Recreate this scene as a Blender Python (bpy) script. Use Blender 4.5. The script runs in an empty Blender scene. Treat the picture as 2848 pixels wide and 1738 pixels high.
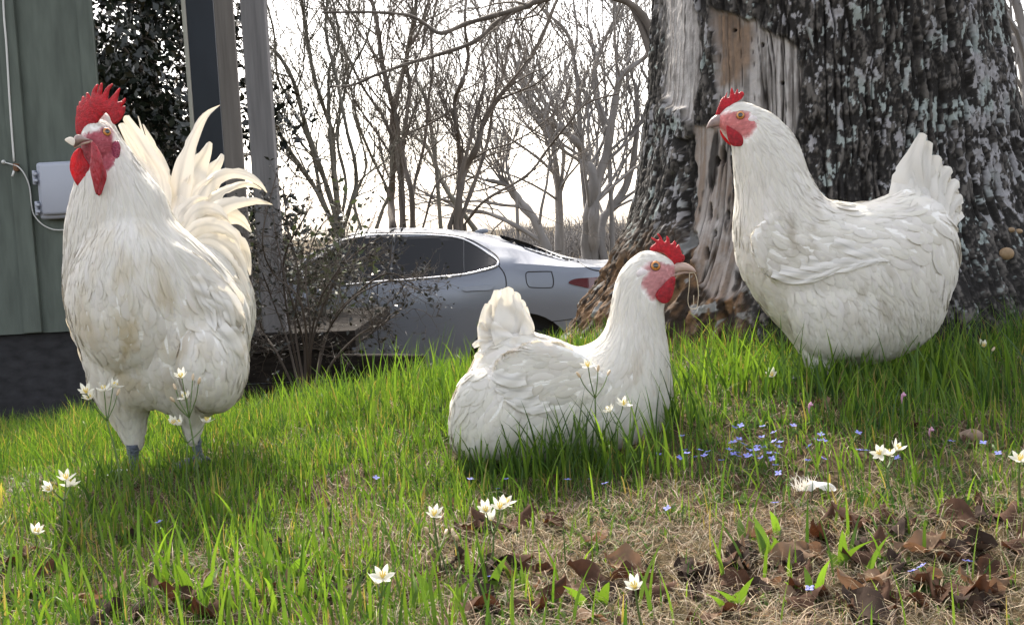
import bpy, bmesh, math, random
import numpy as np
from mathutils import Vector, Matrix
from mathutils.bvhtree import BVHTree
from mathutils.geometry import delaunay_2d_cdt

S = bpy.context.scene
COL = S.collection
rnd = random.Random(7)
R = math.radians

# ------------------------------------------------------------------ camera
CAM = np.array([0.0, 0.0, 0.45])
PITCH, ROLL, FPX = R(4.5), R(3.0), 3054.0
fwd = np.array([0, math.cos(PITCH), -math.sin(PITCH)])
r0 = np.array([1.0, 0, 0]); u0 = np.array([0, math.sin(PITCH), math.cos(PITCH)])
UP = math.cos(ROLL) * u0 + math.sin(ROLL) * r0
RT = math.cos(ROLL) * r0 - math.sin(ROLL) * u0
cam = bpy.data.cameras.new('camera'); co = bpy.data.objects.new('camera', cam); COL.objects.link(co)
M = Matrix.Identity(4)
for i in range(3):
    M[i][0], M[i][1], M[i][2], M[i][3] = RT[i], UP[i], -fwd[i], CAM[i]
co.matrix_world = M
cam.sensor_width = 36; cam.lens = 36 * FPX / 2848; cam.clip_end = 2000; cam.clip_start = 0.05
S.camera = co

# ------------------------------------------------------------------ light
SUN_AZ, SUN_EL = R(-16), R(47)          # azimuth measured from +y towards +x
W = bpy.data.worlds.new('World'); S.world = W; W.use_nodes = True
nt = W.node_tree; bg = nt.nodes['Background']
sky = nt.nodes.new('ShaderNodeTexSky'); sky.sky_type = 'NISHITA'; sky.sun_disc = False
sky.sun_elevation = SUN_EL; sky.sun_rotation = SUN_AZ; sky.dust_density = 3.0; sky.air_density = 1.0; sky.ozone_density = 1.0
hs = nt.nodes.new('ShaderNodeHueSaturation'); hs.inputs['Saturation'].default_value = .42      # hazy, whitish sky
wm = nt.nodes.new('ShaderNodeMix'); wm.data_type = 'RGBA'; wm.blend_type = 'MULTIPLY'; wm.inputs[0].default_value = 1; wm.inputs[7].default_value = (1.05, 1.0, .95, 1)
nt.links.new(sky.outputs[0], hs.inputs['Color']); nt.links.new(hs.outputs[0], wm.inputs[6]); nt.links.new(wm.outputs[2], bg.inputs[0]); bg.inputs[1].default_value = 0.15
sl = bpy.data.lights.new('sun', 'SUN'); sl.energy = 2.2; sl.angle = R(0.6); sl.color = (1, 0.93, 0.80)
so = bpy.data.objects.new('sun', sl); COL.objects.link(so)
sd = Vector((math.sin(SUN_AZ) * math.cos(SUN_EL), math.cos(SUN_AZ) * math.cos(SUN_EL), math.sin(SUN_EL)))
so.rotation_euler = sd.to_track_quat('Z', 'Y').to_euler()
S.view_settings.view_transform = 'Standard'; S.view_settings.look = 'None'; S.view_settings.gamma = 1
S.view_settings.exposure = 1.78
try:
    S.cycles.max_bounces = 8; S.cycles.transparent_max_bounces = 8; S.cycles.use_denoising = True
except Exception:
    pass

# ------------------------------------------------------------------ helpers
def dirs(px, py):
    px = np.asarray(px, float); py = np.asarray(py, float)
    return fwd + np.multiply.outer((px - 1424) / FPX, RT) - np.multiply.outer((py - 869) / FPX, UP)
def at(px, py, Y):
    d = dirs(px, py); t = (np.asarray(Y) - CAM[1]) / d[..., 1]
    return CAM + d * np.asarray(t)[..., None]
def proj(P):
    q = np.asarray(P) - CAM
    z = q @ fwd
    return 1424 + FPX * (q @ RT) / z, 869 - FPX * (q @ UP) / z
def crop(ox, oy, s, pts): return [(ox + x * s, oy + y * s) for x, y in pts]

def hash3(i, j, k, seed):
    h = (i.astype(np.int64) * 374761393 + j.astype(np.int64) * 668265263 + k.astype(np.int64) * 2147483647 + seed * 1274126177) & 0xffffffff
    h = ((h ^ (h >> 13)) * 1274126177) & 0xffffffff
    return ((h ^ (h >> 16)) & 0xffff) / 65535.0
def vnoise(P, seed=0):
    P = np.asarray(P, float); f = np.floor(P); w = P - f; w = w * w * (3 - 2 * w); f = f.astype(np.int64)
    out = 0
    for a in (0, 1):
        for b in (0, 1):
            for c in (0, 1):
                out = out + hash3(f[:, 0] + a, f[:, 1] + b, f[:, 2] + c, seed) * (w[:, 0] if a else 1 - w[:, 0]) * (w[:, 1] if b else 1 - w[:, 1]) * (w[:, 2] if c else 1 - w[:, 2])
    return out
def fbm(P, oct=4, seed=0):
    P = np.asarray(P, float); s = 0; a = 0.5; n = 0
    for o in range(oct):
        s = s + a * vnoise(P * 2 ** o, seed + o); n += a; a *= 0.5
    return s / n
def sstep(a, b, x):
    t = np.clip((np.asarray(x, float) - a) / (b - a), 0, 1); return t * t * (3 - 2 * t)

def inpoly(poly, X, Y):
    poly = np.asarray(poly, float); X = np.asarray(X, float); Y = np.asarray(Y, float)
    ins = np.zeros(X.shape, bool); n = len(poly)
    for i in range(n):
        x1, y1 = poly[i]; x2, y2 = poly[(i + 1) % n]
        if y1 == y2: continue
        c = ((y1 > Y) != (y2 > Y)) & (X < (x2 - x1) * (Y - y1) / (y2 - y1) + x1)
        ins ^= c
    return ins
def polydist(poly, X, Y):
    poly = np.asarray(poly, float); d = np.full(np.shape(X), 1e9)
    for i in range(len(poly)):
        a = poly[i]; b = poly[(i + 1) % len(poly)]; ab = b - a; L = ab @ ab + 1e-9
        t = np.clip(((X - a[0]) * ab[0] + (Y - a[1]) * ab[1]) / L, 0, 1)
        d = np.minimum(d, np.hypot(X - a[0] - t * ab[0], Y - a[1] - t * ab[1]))
    return np.where(inpoly(poly, X, Y), d, -d)

def spline(pts, n, closed=False):
    P = np.asarray(pts, float); m = len(P)
    if closed: Q = np.vstack([P[-1], P, P[0], P[1]]); segs = m
    else: Q = np.vstack([2 * P[0] - P[1], P, 2 * P[-1] - P[-2]]); segs = m - 1
    out = []
    for i in range(segs):
        a, b, c, d = Q[i], Q[i + 1], Q[i + 2], Q[i + 3]
        for k in range(n):
            t = k / n
            out.append(0.5 * (2 * b + (c - a) * t + (2 * a - 5 * b + 4 * c - d) * t * t + (3 * b - a - 3 * c + d) * t ** 3))
    if not closed: out.append(P[-1])
    return np.array(out)
def resample(P, n):
    P = np.asarray(P, float); s = np.r_[0, np.cumsum(np.linalg.norm(np.diff(P, axis=0), axis=1))]
    t = np.linspace(0, s[-1], n)
    return np.stack([np.interp(t, s, P[:, i]) for i in range(P.shape[1])], 1)

def mk(name, V, F, mat, parent=None, smooth=True, cols=None, mats=None, midx=None, link=True):
    me = bpy.data.meshes.new(name)
    V = np.asarray(V, np.float32)
    if isinstance(F, np.ndarray):
        k = F.shape[1]; nf = len(F)
        me.vertices.add(len(V)); me.vertices.foreach_set('co', V.ravel())
        me.loops.add(nf * k); me.loops.foreach_set('vertex_index', F.astype(np.int32).ravel())
        me.polygons.add(nf); me.polygons.foreach_set('loop_start', np.arange(0, nf * k, k, dtype=np.int32))
        me.update(calc_edges=True); me.validate()
    else:
        me.from_pydata([tuple(v) for v in V], [], [tuple(f) for f in F]); me.update()
    for m in (mats or [mat]):
        if m: me.materials.append(m)
    if midx is not None: me.polygons.foreach_set('material_index', np.asarray(midx, np.int32))
    if smooth: me.polygons.foreach_set('use_smooth', np.ones(len(me.polygons), bool))
    if cols is not None: setcol(me, 'tint', cols)
    o = bpy.data.objects.new(name, me)
    if link: COL.objects.link(o)
    if parent: o.parent = parent
    return o
def setcol(me, nm, c):
    c = np.asarray(c, np.float32)
    if c.ndim == 1: c = np.repeat(c[:, None], 3, 1)
    if c.shape[1] == 3: c = np.hstack([c, np.ones((len(c), 1), np.float32)])
    a = me.color_attributes.new(nm, 'FLOAT_COLOR', 'POINT'); a.data.foreach_set('color', c.astype(np.float32).ravel())
def empty(name, loc=(0, 0, 0)):
    o = bpy.data.objects.new(name, None); COL.objects.link(o); o.empty_display_size = 0.05; o.location = loc
    return o
def thing(name, loc, label, cat, group=None):
    o = empty(name, [float(v) for v in loc]); tag(o, label, cat, group); return o
def tag(o, label, cat, group=None):
    o['label'] = label; o['category'] = cat
    if group: o['group'] = group
    return o
def adopt(root, *objs):
    """parent objects built in world coordinates to a thing's empty"""
    for o in objs:
        o.parent = root; o.matrix_parent_inverse = Matrix.Translation(-root.location)

class MB:
    def __init__(s): s.v = []; s.f = []; s.n = 0
    def add(s, V, F):
        V = np.asarray(V, float); s.v.append(V); n = s.n
        s.f += [tuple(int(i) + n for i in f) for f in F]; s.n += len(V)
    def box(s, c, h, rot=None, bev=0.0):
        c = np.asarray(c, float); h = np.asarray(h, float)
        bm = bmesh.new(); bmesh.ops.create_cube(bm, size=2)
        for v in bm.verts: v.co = Vector((v.co.x * h[0], v.co.y * h[1], v.co.z * h[2]))
        if bev: bmesh.ops.bevel(bm, geom=bm.edges[:], offset=bev, segments=2, affect='EDGES', profile=0.5)
        bm.verts.index_update()
        V = np.array([v.co[:] for v in bm.verts]); F = [[v.index for v in f.verts] for f in bm.faces]; bm.free()
        if rot is not None: V = V @ np.asarray(rot).T
        s.add(V + c, F)
    def tube(s, P, rad, sides=6, cap=True):
        V, F = tubevf(P, rad, sides, cap); s.add(V, F)
    def ell(s, c, r, rot=None, u=16, v=10):
        V = [(0, 0, 1)]; F = []
        for i in range(1, v):
            a = math.pi * i / v
            for j in range(u):
                b = 2 * math.pi * j / u; V.append((math.sin(a) * math.cos(b), math.sin(a) * math.sin(b), math.cos(a)))
        V.append((0, 0, -1)); V = np.array(V) * np.asarray(r)
        for j in range(u): F.append((0, 1 + j, 1 + (j + 1) % u))
        for i in range(v - 2):
            for j in range(u):
                a = 1 + i * u; F.append((a + j, a + u + j, a + u + (j + 1) % u, a + (j + 1) % u))
        a = 1 + (v - 2) * u
        for j in range(u): F.append((a + j, len(V) - 1, a + (j + 1) % u))
        if rot is not None: V = V @ np.asarray(rot).T
        s.add(V + np.asarray(c), F)
    def build(s, name, mat, parent=None, smooth=True, **k):
        return mk(name, np.vstack(s.v), s.f, mat, parent, smooth, **k)

def tubevf(P, rad, sides=6, cap=True):
    P = np.asarray(P, float); n = len(P); rad = np.broadcast_to(np.asarray(rad, float), (n,))
    T = np.gradient(P, axis=0); T /= np.linalg.norm(T, axis=1)[:, None] + 1e-12
    ref = np.array([0.31, 0.87, 0.13]); ref = ref / np.linalg.norm(ref)
    A = np.cross(T, ref); A /= np.linalg.norm(A, axis=1)[:, None] + 1e-12
    B = np.cross(T, A)
    th = np.arange(sides) * 2 * math.pi / sides
    V = P[:, None, :] + rad[:, None, None] * (np.cos(th)[None, :, None] * A[:, None, :] + np.sin(th)[None, :, None] * B[:, None, :])
    V = V.reshape(-1, 3); F = []
    for i in range(n - 1):
        for j in range(sides):
            F.append((i * sides + j, i * sides + (j + 1) % sides, (i + 1) * sides + (j + 1) % sides, (i + 1) * sides + j))
    if cap:
        F.append(tuple(range(sides - 1, -1, -1))); F.append(tuple((n - 1) * sides + j for j in range(sides)))
    return V, F

def poisson(mask, iters=260):
    U = np.zeros(mask.shape)
    yy, xx = np.indices(mask.shape); red = ((yy + xx) % 2 == 0) & mask; blk = ((yy + xx) % 2 == 1) & mask
    w = 2 / (1 + math.sin(math.pi / max(mask.shape)))
    for _ in range(iters):
        for m in (red, blk):
            N = np.zeros_like(U); N[1:-1, 1:-1] = (U[:-2, 1:-1] + U[2:, 1:-1] + U[1:-1, :-2] + U[1:-1, 2:] + 1) * 0.25
            U = np.where(m, U + w * (N - U), U)
    return np.maximum(U, 0)

def inflate(poly, Y, k=1.0, res=90, sub=4, n=None, tip=None):
    """A traced outline given its real depth, size and a rounded thickness (height of a membrane blown up over the outline).
    n = plane normal through at(centre, Y) when it is not the plane y = Y."""
    poly = spline(poly, sub, True) if sub > 1 else np.asarray(poly, float)
    if n is None:
        P3 = at(poly[:, 0], poly[:, 1], Y); nn = np.array([0, 1.0, 0]); O = np.array([0, Y, 0.0])
    else:
        nn = np.asarray(n, float); nn /= np.linalg.norm(nn); c = poly.mean(0); O = at(c[0], c[1], Y)
        d = dirs(poly[:, 0], poly[:, 1]); t = ((O - CAM) @ nn) / (d @ nn); P3 = CAM + d * t[:, None]
    e1 = np.cross(nn, [0, 0, 1.0]); e1 /= np.linalg.norm(e1)
    e2 = np.cross(e1, nn)
    A = (P3 - O) @ e1; B = (P3 - O) @ e2
    h = max(np.ptp(A), np.ptp(B)) / res
    a0, b0 = A.min() - 2 * h, B.min() - 2 * h; na = int(np.ptp(A) / h) + 5; nb = int(np.ptp(B) / h) + 5
    ga, gb = np.meshgrid(a0 + h * np.arange(na), b0 + h * np.arange(nb))
    P2 = np.stack([A, B], 1); mask = inpoly(P2, ga, gb)
    H = np.sqrt(2 * poisson(mask)) * h * k
    sd = polydist(P2, ga, gb)
    I = np.argwhere(mask & (sd > 0.7 * h))
    pts = [Vector((x, y)) for x, y in P2] + [Vector((ga[i, j], gb[i, j])) for i, j in I]
    nB = len(P2)
    vo, _, fo, ori = delaunay_2d_cdt(pts, [], [list(range(nB))], 1, 1e-7)[:4]
    hv = np.zeros(len(vo)); bd = np.zeros(len(vo), bool)
    for q, ol in enumerate(ori):
        ii = [x for x in ol if x >= nB]
        if len(ol) and min(ol) < nB or not len(ol): bd[q] = True
        elif ii: i, j = I[ii[0] - nB]; hv[q] = H[i, j]
    ab = np.array([v[:] for v in vo]); base = O + ab[:, :1] * e1 + ab[:, 1:] * e2
    nv = len(vo); idx = np.arange(nv); back = idx.copy(); c = nv
    for q in range(nv):
        if not bd[q]: back[q] = c; c += 1
    V = np.vstack([base - nn * hv[:, None], (base + nn * hv[:, None])[~bd]])
    F = []
    for f in fo:
        f = list(f); F.append(tuple(f)); F.append(tuple(int(back[i]) for i in reversed(f)))
    # orient so that the near sheet faces the camera
    f = F[0]; nrm = np.cross(V[f[1]] - V[f[0]], V[f[2]] - V[f[0]])
    if nrm @ nn > 0: F = [tuple(reversed(f)) for f in F]
    return V, F

def remesh(pieces, vox=0.003, smooth=8, name='body'):
    mb = MB()
    for V, F in pieces: mb.add(V, F)
    o = mb.build(name, None)
    m = o.modifiers.new('r', 'REMESH'); m.mode = 'VOXEL'; m.voxel_size = vox
    m = o.modifiers.new('s', 'SMOOTH'); m.factor = 0.5; m.iterations = smooth
    dg = bpy.context.evaluated_depsgraph_get(); me = bpy.data.meshes.new_from_object(o.evaluated_get(dg))
    old = o.data; o.modifiers.clear(); o.data = me; bpy.data.meshes.remove(old)
    me.polygons.foreach_set('use_smooth', np.ones(len(me.polygons), bool))
    return o
def meshdata(me):
    n = len(me.vertices); V = np.empty(n * 3, np.float32); me.vertices.foreach_get('co', V)
    N = np.empty(n * 3, np.float32); me.vertices.foreach_get('normal', N)
    return V.reshape(-1, 3).astype(float), N.reshape(-1, 3).astype(float)

# ------------------------------------------------------------------ materials
def mat(name, base=(0.5, 0.5, 0.5), rough=0.7, attr=None, noise=None, trans=0.0, tcol=None, bump=None, metal=0.0, spec=0.5, sheen=0, coat=0, sss=0):
    """noise = (scale, amount, detail, stretch xyz): brightness variation; bump = (scale, strength, stretch)"""
    m = bpy.data.materials.new(name); m.use_nodes = True; t = m.node_tree; N = t.nodes; L = t.links
    b = N['Principled BSDF']; out = N['Material Output']
    b.inputs['Roughness'].default_value = rough; b.inputs['Metallic'].default_value = metal
    b.inputs['Specular IOR Level'].default_value = spec
    if sheen: b.inputs['Sheen Weight'].default_value = sheen
    if coat: b.inputs['Coat Weight'].default_value = coat; b.inputs['Coat Roughness'].default_value = 0.05
    if sss:
        b.inputs['Subsurface Weight'].default_value = sss; b.inputs['Subsurface Radius'].default_value = (0.01, 0.003, 0.002); b.inputs['Subsurface Scale'].default_value = 1
    c = N.new('ShaderNodeRGB'); c.outputs[0].default_value = (*base, 1); col = c.outputs[0]
    if attr:
        a = N.new('ShaderNodeAttribute'); a.attribute_name = attr; col = a.outputs['Color']
    co_ = N.new('ShaderNodeTexCoord')
    def mapped(st):
        mp = N.new('ShaderNodeMapping'); mp.inputs['Scale'].default_value = st; L.new(co_.outputs['Object'], mp.inputs[0]); return mp.outputs[0]
    if noise:
        sc, am, de, st = noise
        nz = N.new('ShaderNodeTexNoise'); nz.inputs['Scale'].default_value = sc; nz.inputs['Detail'].default_value = de; L.new(mapped(st), nz.inputs['Vector'])
        mr = N.new('ShaderNodeMapRange'); mr.inputs[1].default_value = 0.3; mr.inputs[2].default_value = 0.7; mr.inputs[3].default_value = 1 - am; mr.inputs[4].default_value = 1 + am
        L.new(nz.outputs[0], mr.inputs[0])
        mx = N.new('ShaderNodeVectorMath'); mx.operation = 'SCALE'; L.new(col, mx.inputs[0]); L.new(mr.outputs[0], mx.inputs['Scale']); col = mx.outputs[0]
    L.new(col, b.inputs['Base Color'])
    if bump:
        sc, stg, st = bump
        nz = N.new('ShaderNodeTexNoise'); nz.inputs['Scale'].default_value = sc; nz.inputs['Detail'].default_value = 5; L.new(mapped(st), nz.inputs['Vector'])
        bp = N.new('ShaderNodeBump'); bp.inputs['Strength'].default_value = stg; bp.inputs['Distance'].default_value = 0.01
        L.new(nz.outputs[0], bp.inputs['Height']); L.new(bp.outputs[0], b.inputs['Normal'])
    if trans:
        tr = N.new('ShaderNodeBsdfTranslucent'); mxs = N.new('ShaderNodeMixShader'); mxs.inputs[0].default_value = trans
        if tcol:
            mm = N.new('ShaderNodeMix'); mm.data_type = 'RGBA'; mm.blend_type = 'MULTIPLY'; mm.inputs[0].default_value = 1
            L.new(col, mm.inputs[6]); mm.inputs[7].default_value = (*tcol, 1); L.new(mm.outputs[2], tr.inputs[0])
        else: L.new(col, tr.inputs[0])
        L.new(b.outputs[0], mxs.inputs[1]); L.new(tr.outputs[0], mxs.inputs[2]); L.new(mxs.outputs[0], out.inputs[0])
    return m

# ------------------------------------------------------------------ ground
_ctl = [(100, 1738, 1.2), (1424, 1738, 1.2), (2750, 1738, 1.15), (370, 1338, 1.85), (560, 1290, 1.95), (1500, 1278, 1.85), (1300, 1292, 1.85),
        (1800, 1240, 1.8), (1424, 1500, 1.5), (2250, 1062, 2.05), (2600, 1058, 2.1), (2150, 1125, 1.85), (2450, 1130, 1.85), (2300, 1350, 1.55),
        (1000, 1120, 2.6), (800, 1160, 2.6), (1250, 1080, 2.6), (2830, 960, 2.3), (1650, 985, 2.5), (100, 1215, 3.0)]
CP = [at(a, b, c) for a, b, c in _ctl]
HB0 = at(0, 932, 4.75)
CP += [np.array(p) for p in [(-3, 1.2, -0.05), (3, 1.2, 0.05), (-2.6, 5, -0.46), (-1.2, 5, -0.5), (0, 5, -0.62), (1.5, 5, -0.5), (-3, 0, 0), (0, 0, 0), (3, 0, 0), (2.5, 3, 0.1),
                             (-4, 7.2, -0.95), (0, 7.2, -1.0), (4, 7, -1.0), (-6, 10, -1.02), (0, 10, -1.02), (6, 10, -1.02), (-5, 4, -0.4), (5, 4, -0.2), (0, 14, -1.02), (8, 14, -1.02), (-8, 14, -1.02), (0, -2, 0), (1.0, 3.3, 0.05)]]
CP = np.array(CP)
_K = np.sqrt(((CP[:, None, :2] - CP[None, :, :2]) ** 2).sum(-1) + 0.15 ** 2)
_n = len(CP); _A = np.zeros((_n + 1, _n + 1)); _A[:_n, :_n] = _K + np.eye(_n) * 0.004; _A[:_n, _n] = 1; _A[_n, :_n] = 1
_w = np.linalg.solve(_A, np.r_[CP[:, 2], 0])
def hgt(x, y):
    x = np.asarray(x, float); y = np.asarray(y, float); sh = x.shape; x = x.ravel(); y = y.ravel()
    out = np.empty(len(x))
    for s in range(0, len(x), 40000):
        d = np.sqrt((x[s:s + 40000, None] - CP[None, :, 0]) ** 2 + (y[s:s + 40000, None] - CP[None, :, 1]) ** 2 + 0.15 ** 2)
        out[s:s + 40000] = d @ _w[:_n] + _w[_n]
    far = sstep(9, 13, np.hypot(x, y))
    yy = np.where(y < 0, 0.0, -1.02)
    out = out * (1 - far) + far * yy
    near = 1 - sstep(4, 7, np.hypot(x, y))
    P = np.stack([x * 6, y * 6, x * 0], 1)
    out += near * ((fbm(P, 3, 3) - 0.5) * 0.035 + (fbm(P * 5, 2, 9) - 0.5) * 0.012)
    return out.reshape(sh)
_T = np.r_[np.linspace(.7, 6.5, 240), np.linspace(6.6, 40, 120)]
def gnd(px, py):
    d = dirs(px, py); P = CAM + d * _T[:, None]; f = P[:, 2] - hgt(P[:, 0], P[:, 1]); k = np.argmax(f <= 0)
    if f[k] > 0 or k == 0: return P[-1]
    t = _T[k - 1] + (_T[k] - _T[k - 1]) * f[k - 1] / (f[k - 1] - f[k]); p = CAM + d * t; p[2] = float(hgt(p[0], p[1])); return p
def gridmesh():
    ax = np.r_[-300, -150, -80, -40, -20, -12, -8, -6, np.linspace(-4, 4, 260), 6, 8, 12, 20, 40, 80, 150, 300]
    ay = np.r_[-60, -20, -8, -3, np.linspace(-1, 6, 240), np.linspace(6.2, 12, 24), 15, 20, 30, 50, 90, 160, 300, 500]
    X, Y = np.meshgrid(ax, ay); Z = hgt(X, Y); n, m = X.shape
    V = np.stack([X.ravel(), Y.ravel(), Z.ravel()], 1); i = np.arange(n * m).reshape(n, m)
    F = np.stack([i[:-1, :-1], i[:-1, 1:], i[1:, 1:], i[1:, :-1]], -1).reshape(-1, 4)
    return V, F
def ground_mat():
    m = bpy.data.materials.new('soil'); m.use_nodes = True; t = m.node_tree; N = t.nodes; L = t.links; b = N['Principled BSDF']
    b.inputs['Roughness'].default_value = 0.95; b.inputs['Specular IOR Level'].default_value = 0.1
    tc = N.new('ShaderNodeTexCoord')
    def nz(sc, det):
        x = N.new('ShaderNodeTexNoise'); x.inputs['Scale'].default_value = sc; x.inputs['Detail'].default_value = det; L.new(tc.outputs['Object'], x.inputs[0]); return x
    n1 = nz(60, 6); n2 = nz(5, 3)
    r1 = N.new('ShaderNodeValToRGB'); e = r1.color_ramp.elements; e[0].position = .3; e[0].color = (.018, .012, .008, 1); e[1].position = .75; e[1].color = (.17, .11, .065, 1)
    L.new(n1.outputs[0], r1.inputs[0])
    r2 = N.new('ShaderNodeValToRGB'); e = r2.color_ramp.elements; e[0].position = .4; e[0].color = (.05, .035, .02, 1); e[1].position = .65; e[1].color = (.045, .06, .018, 1)
    L.new(n2.outputs[0], r2.inputs[0])
    mx = N.new('ShaderNodeMix'); mx.data_type = 'RGBA'; mx.inputs[0].default_value = .45; L.new(r1.outputs[0], mx.inputs[6]); L.new(r2.outputs[0], mx.inputs[7])
    L.new(mx.outputs[2], b.inputs['Base Color'])
    bp = N.new('ShaderNodeBump'); bp.inputs['Strength'].default_value = 1; bp.inputs['Distance'].default_value = .01; L.new(n1.outputs[0], bp.inputs['Height']); L.new(bp.outputs[0], b.inputs['Normal'])
    return m
g = mk('ground', *gridmesh(), ground_mat()); g['kind'] = 'structure'

# ------------------------------------------------------------------ house
green = mat('green_siding', (.090, .108, .092), .8, noise=(9, .22, 6, (3, 3, .5)), bump=(60, .15, (2, 2, .2)))
darkf = mat('dark_block', (.022, .022, .025), .9, noise=(14, .5, 6, (1, 1, 2)), bump=(25, .6, (1, 1, 1)))
grey_wood = mat('weathered_post', (.165, .160, .163), .85, noise=(18, .22, 6, (2, 2, .12)), bump=(50, .25, (2, 2, .1)))
navy = mat('navy_paint', (.022, .029, .042), .65, noise=(6, .2, 4, (1, 1, .3)))
cream = mat('cream_trim', (.45, .44, .39), .6, noise=(10, .12, 4, (1, 1, .2)))
porchm = mat('porch_timber', (.020, .017, .015), .95, spec=.08, noise=(12, .45, 6, (1, 1, 4)), bump=(30, .5, (1, 1, 3)))

zb = HB0[2]
# find the depth of the wall's corner where its bottom edge has the same height
Yc = 5.0
for _ in range(60):
    q = at(330, 914, Yc); Yc += (q[2] - zb) * 4
Yc = float(np.clip(Yc, 4.6, 6.2)); HB1 = at(330, 914, Yc); HB1[2] = zb
wd = HB1 - HB0; wl = np.linalg.norm(wd); wd /= wl; wn = np.array([wd[1], -wd[0], 0.0])    # wn faces the camera
rotw = np.stack([wd, -wn, [0, 0, 1]], 1)
def wp(s, off, z): return HB0 + wd * s + wn * off + np.array([0, 0, z])
def on_wall(px, py, off=0.0):
    d = dirs(px, py); o = HB0 + wn * off; t = ((o - CAM) @ wn) / (d @ wn); return CAM + d * t
house = thing('house', wp(0, 0, -0.45), 'dark green board and batten house wall standing on a dark foundation', 'house')
WH, WLEFT = 2.35, 4.0
def prism(name, m, sa, so, ins, z0, z1):
    pl = [(sa, -ins), (wl - so, -ins), (wl - so - 1.75, -3.0), (sa, -3.0)]
    V = [wp(s, q, z0) for s, q in pl] + [wp(s, q, z1) for s, q in pl]
    b = MB(); b.add(V, [(0, 1, 5, 4), (1, 2, 6, 5), (2, 3, 7, 6), (3, 0, 4, 7), (4, 5, 6, 7), (3, 2, 1, 0)]); o = b.build(name, m, smooth=False); adopt(house, o)
prism('wall', green, -WLEFT, 0, 0, 0, WH)
prism('foundation', darkf, -WLEFT + .02, .03, .03, -.9, -.006)
b = MB()
rr = np.array([[-WLEFT, .08, WH + .003], [wl + .02, .08, WH + .003], [wl - .8, -1.5, WH + .4], [-WLEFT, -1.5, WH + .4], [wl - 1.7, -3.1, WH + .003], [-WLEFT, -3.1, WH + .003]])
RV = np.vstack([[wp(*p) for p in rr], [wp(p[0], p[1], p[2] + .08) for p in rr]])
b.add(RV, [(3, 2, 1, 0), (5, 4, 2, 3), (6, 7, 8, 9), (9, 8, 10, 11), (0, 1, 7, 6), (4, 5, 11, 10), (1, 2, 8, 7), (2, 4, 10, 8), (0, 6, 9, 3), (3, 9, 11, 5)])
o = b.build('roof', mat('roof_shingle', (.06, .06, .062), .9, noise=(40, .4, 4, (1, 1, 1))), smooth=False); adopt(house, o)
sb = on_wall(78, 700); s0 = (sb - HB0) @ wd
s1 = (on_wall(305, 300) - HB0) @ wd
def batten(s, w):
    b = MB(); b.box(wp(s, .0125, WH / 2), (w / 2, .0115, WH / 2 - .004), rotw, .003); o = b.build('batten', green, smooth=False); adopt(house, o)
k = s0
while k > -WLEFT + .2:
    batten(k, .075); k -= 0.41
batten(wl - .032, .06)

# electrics on the wall
plastic = mat('grey_plastic', (.34, .36, .42), .45, noise=(4, .05, 3, (1, 1, 1)))
def wallpt(px, py, off): return on_wall(px, py, off)
c0 = on_wall(112, 455); c1 = on_wall(250, 605)
bs0 = (c0 - HB0) @ wd; bs1 = bs0 + .235; bz0 = (c1 - HB0)[2] ; bz1 = (c0 - HB0)[2]
box = thing('utility_box', wp((bs0 + bs1) / 2, .02, bz0), 'pale grey plastic utility box fixed to the green wall behind the rooster', 'utility box')
b = MB(); b.box(wp((bs0 + bs1) / 2, .03, (bz0 + bz1) / 2), ((bs1 - bs0) / 2, .028, (bz1 - bz0) / 2), rotw, .012); adopt(box, b.build('case', plastic))
b = MB(); b.box(wp((bs0 + bs1) / 2 + .006, .068, (bz0 + bz1) / 2 + .005), ((bs1 - bs0) / 2 - .012, .014, (bz1 - bz0) / 2 - .012), rotw, .012); adopt(box, b.build('lid', plastic))
for zf in (.74, .2):
    zc = bz0 + (bz1 - bz0) * zf
    b = MB(); b.box(wp(bs0 - .006, .05, zc), (.006, .02, .03), rotw, .002)
    b.box(wp(bs0 + .004, .078, zc + .014), (.009, .006, .006), rotw, .002); b.box(wp(bs0 + .004, .078, zc - .014), (.009, .006, .006), rotw, .002)
    adopt(box, b.build('latch', plastic))
cablem = mat('pale_cable', (.62, .62, .60), .5)
def cable(pts, rad, label):
    P = spline([on_wall(x, y, of) for x, y, of in pts], 8)
    b = MB(); b.tube(P, rad, 8); o = b.build('cable', cablem); tag(o, label, 'cable'); return o
cable([(2, -330, .03), (9, 0, .03), (18, 130, .03), (28, 300, .03), (39, 450, .03)], .0042, 'thick pale cable running straight down the green wall at its batten')
cable([(12, 452, .012), (30, 457, .045), (50, 464, .05), (68, 485, .045), (82, 520, .035), (88, 572, .02), (95, 598, .018), (115, 622, .02), (140, 636, .02), (165, 640, .02), (190, 636, .02), (215, 622, .02)], .0028, 'thin white cable curving from the wall plug towards under the grey box')
b = MB(); q = on_wall(10, 451, .012); b.ell(q, (.009, .012, .009)); o = b.build('wall_plug', cablem); tag(o, 'round white plug on the green wall where the thin cable starts', 'plug')
cl = thing('cable_clamp', on_wall(45, 468, .03), 'small rusty clamp with a cut cable end beside the batten', 'clamp')
b = MB(); b.box(on_wall(45, 466, .04), (.009, .012, .016), rotw, .002); adopt(cl, b.build('bracket', mat('rust', (.16, .075, .035), .8, noise=(60, .3, 3, (1, 1, 1)))))
b = MB(); b.tube([on_wall(40, 472, .045), on_wall(37, 482, .05), on_wall(34, 491, .055)], .0045, 8); adopt(cl, b.build('cable_end', cablem))

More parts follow.
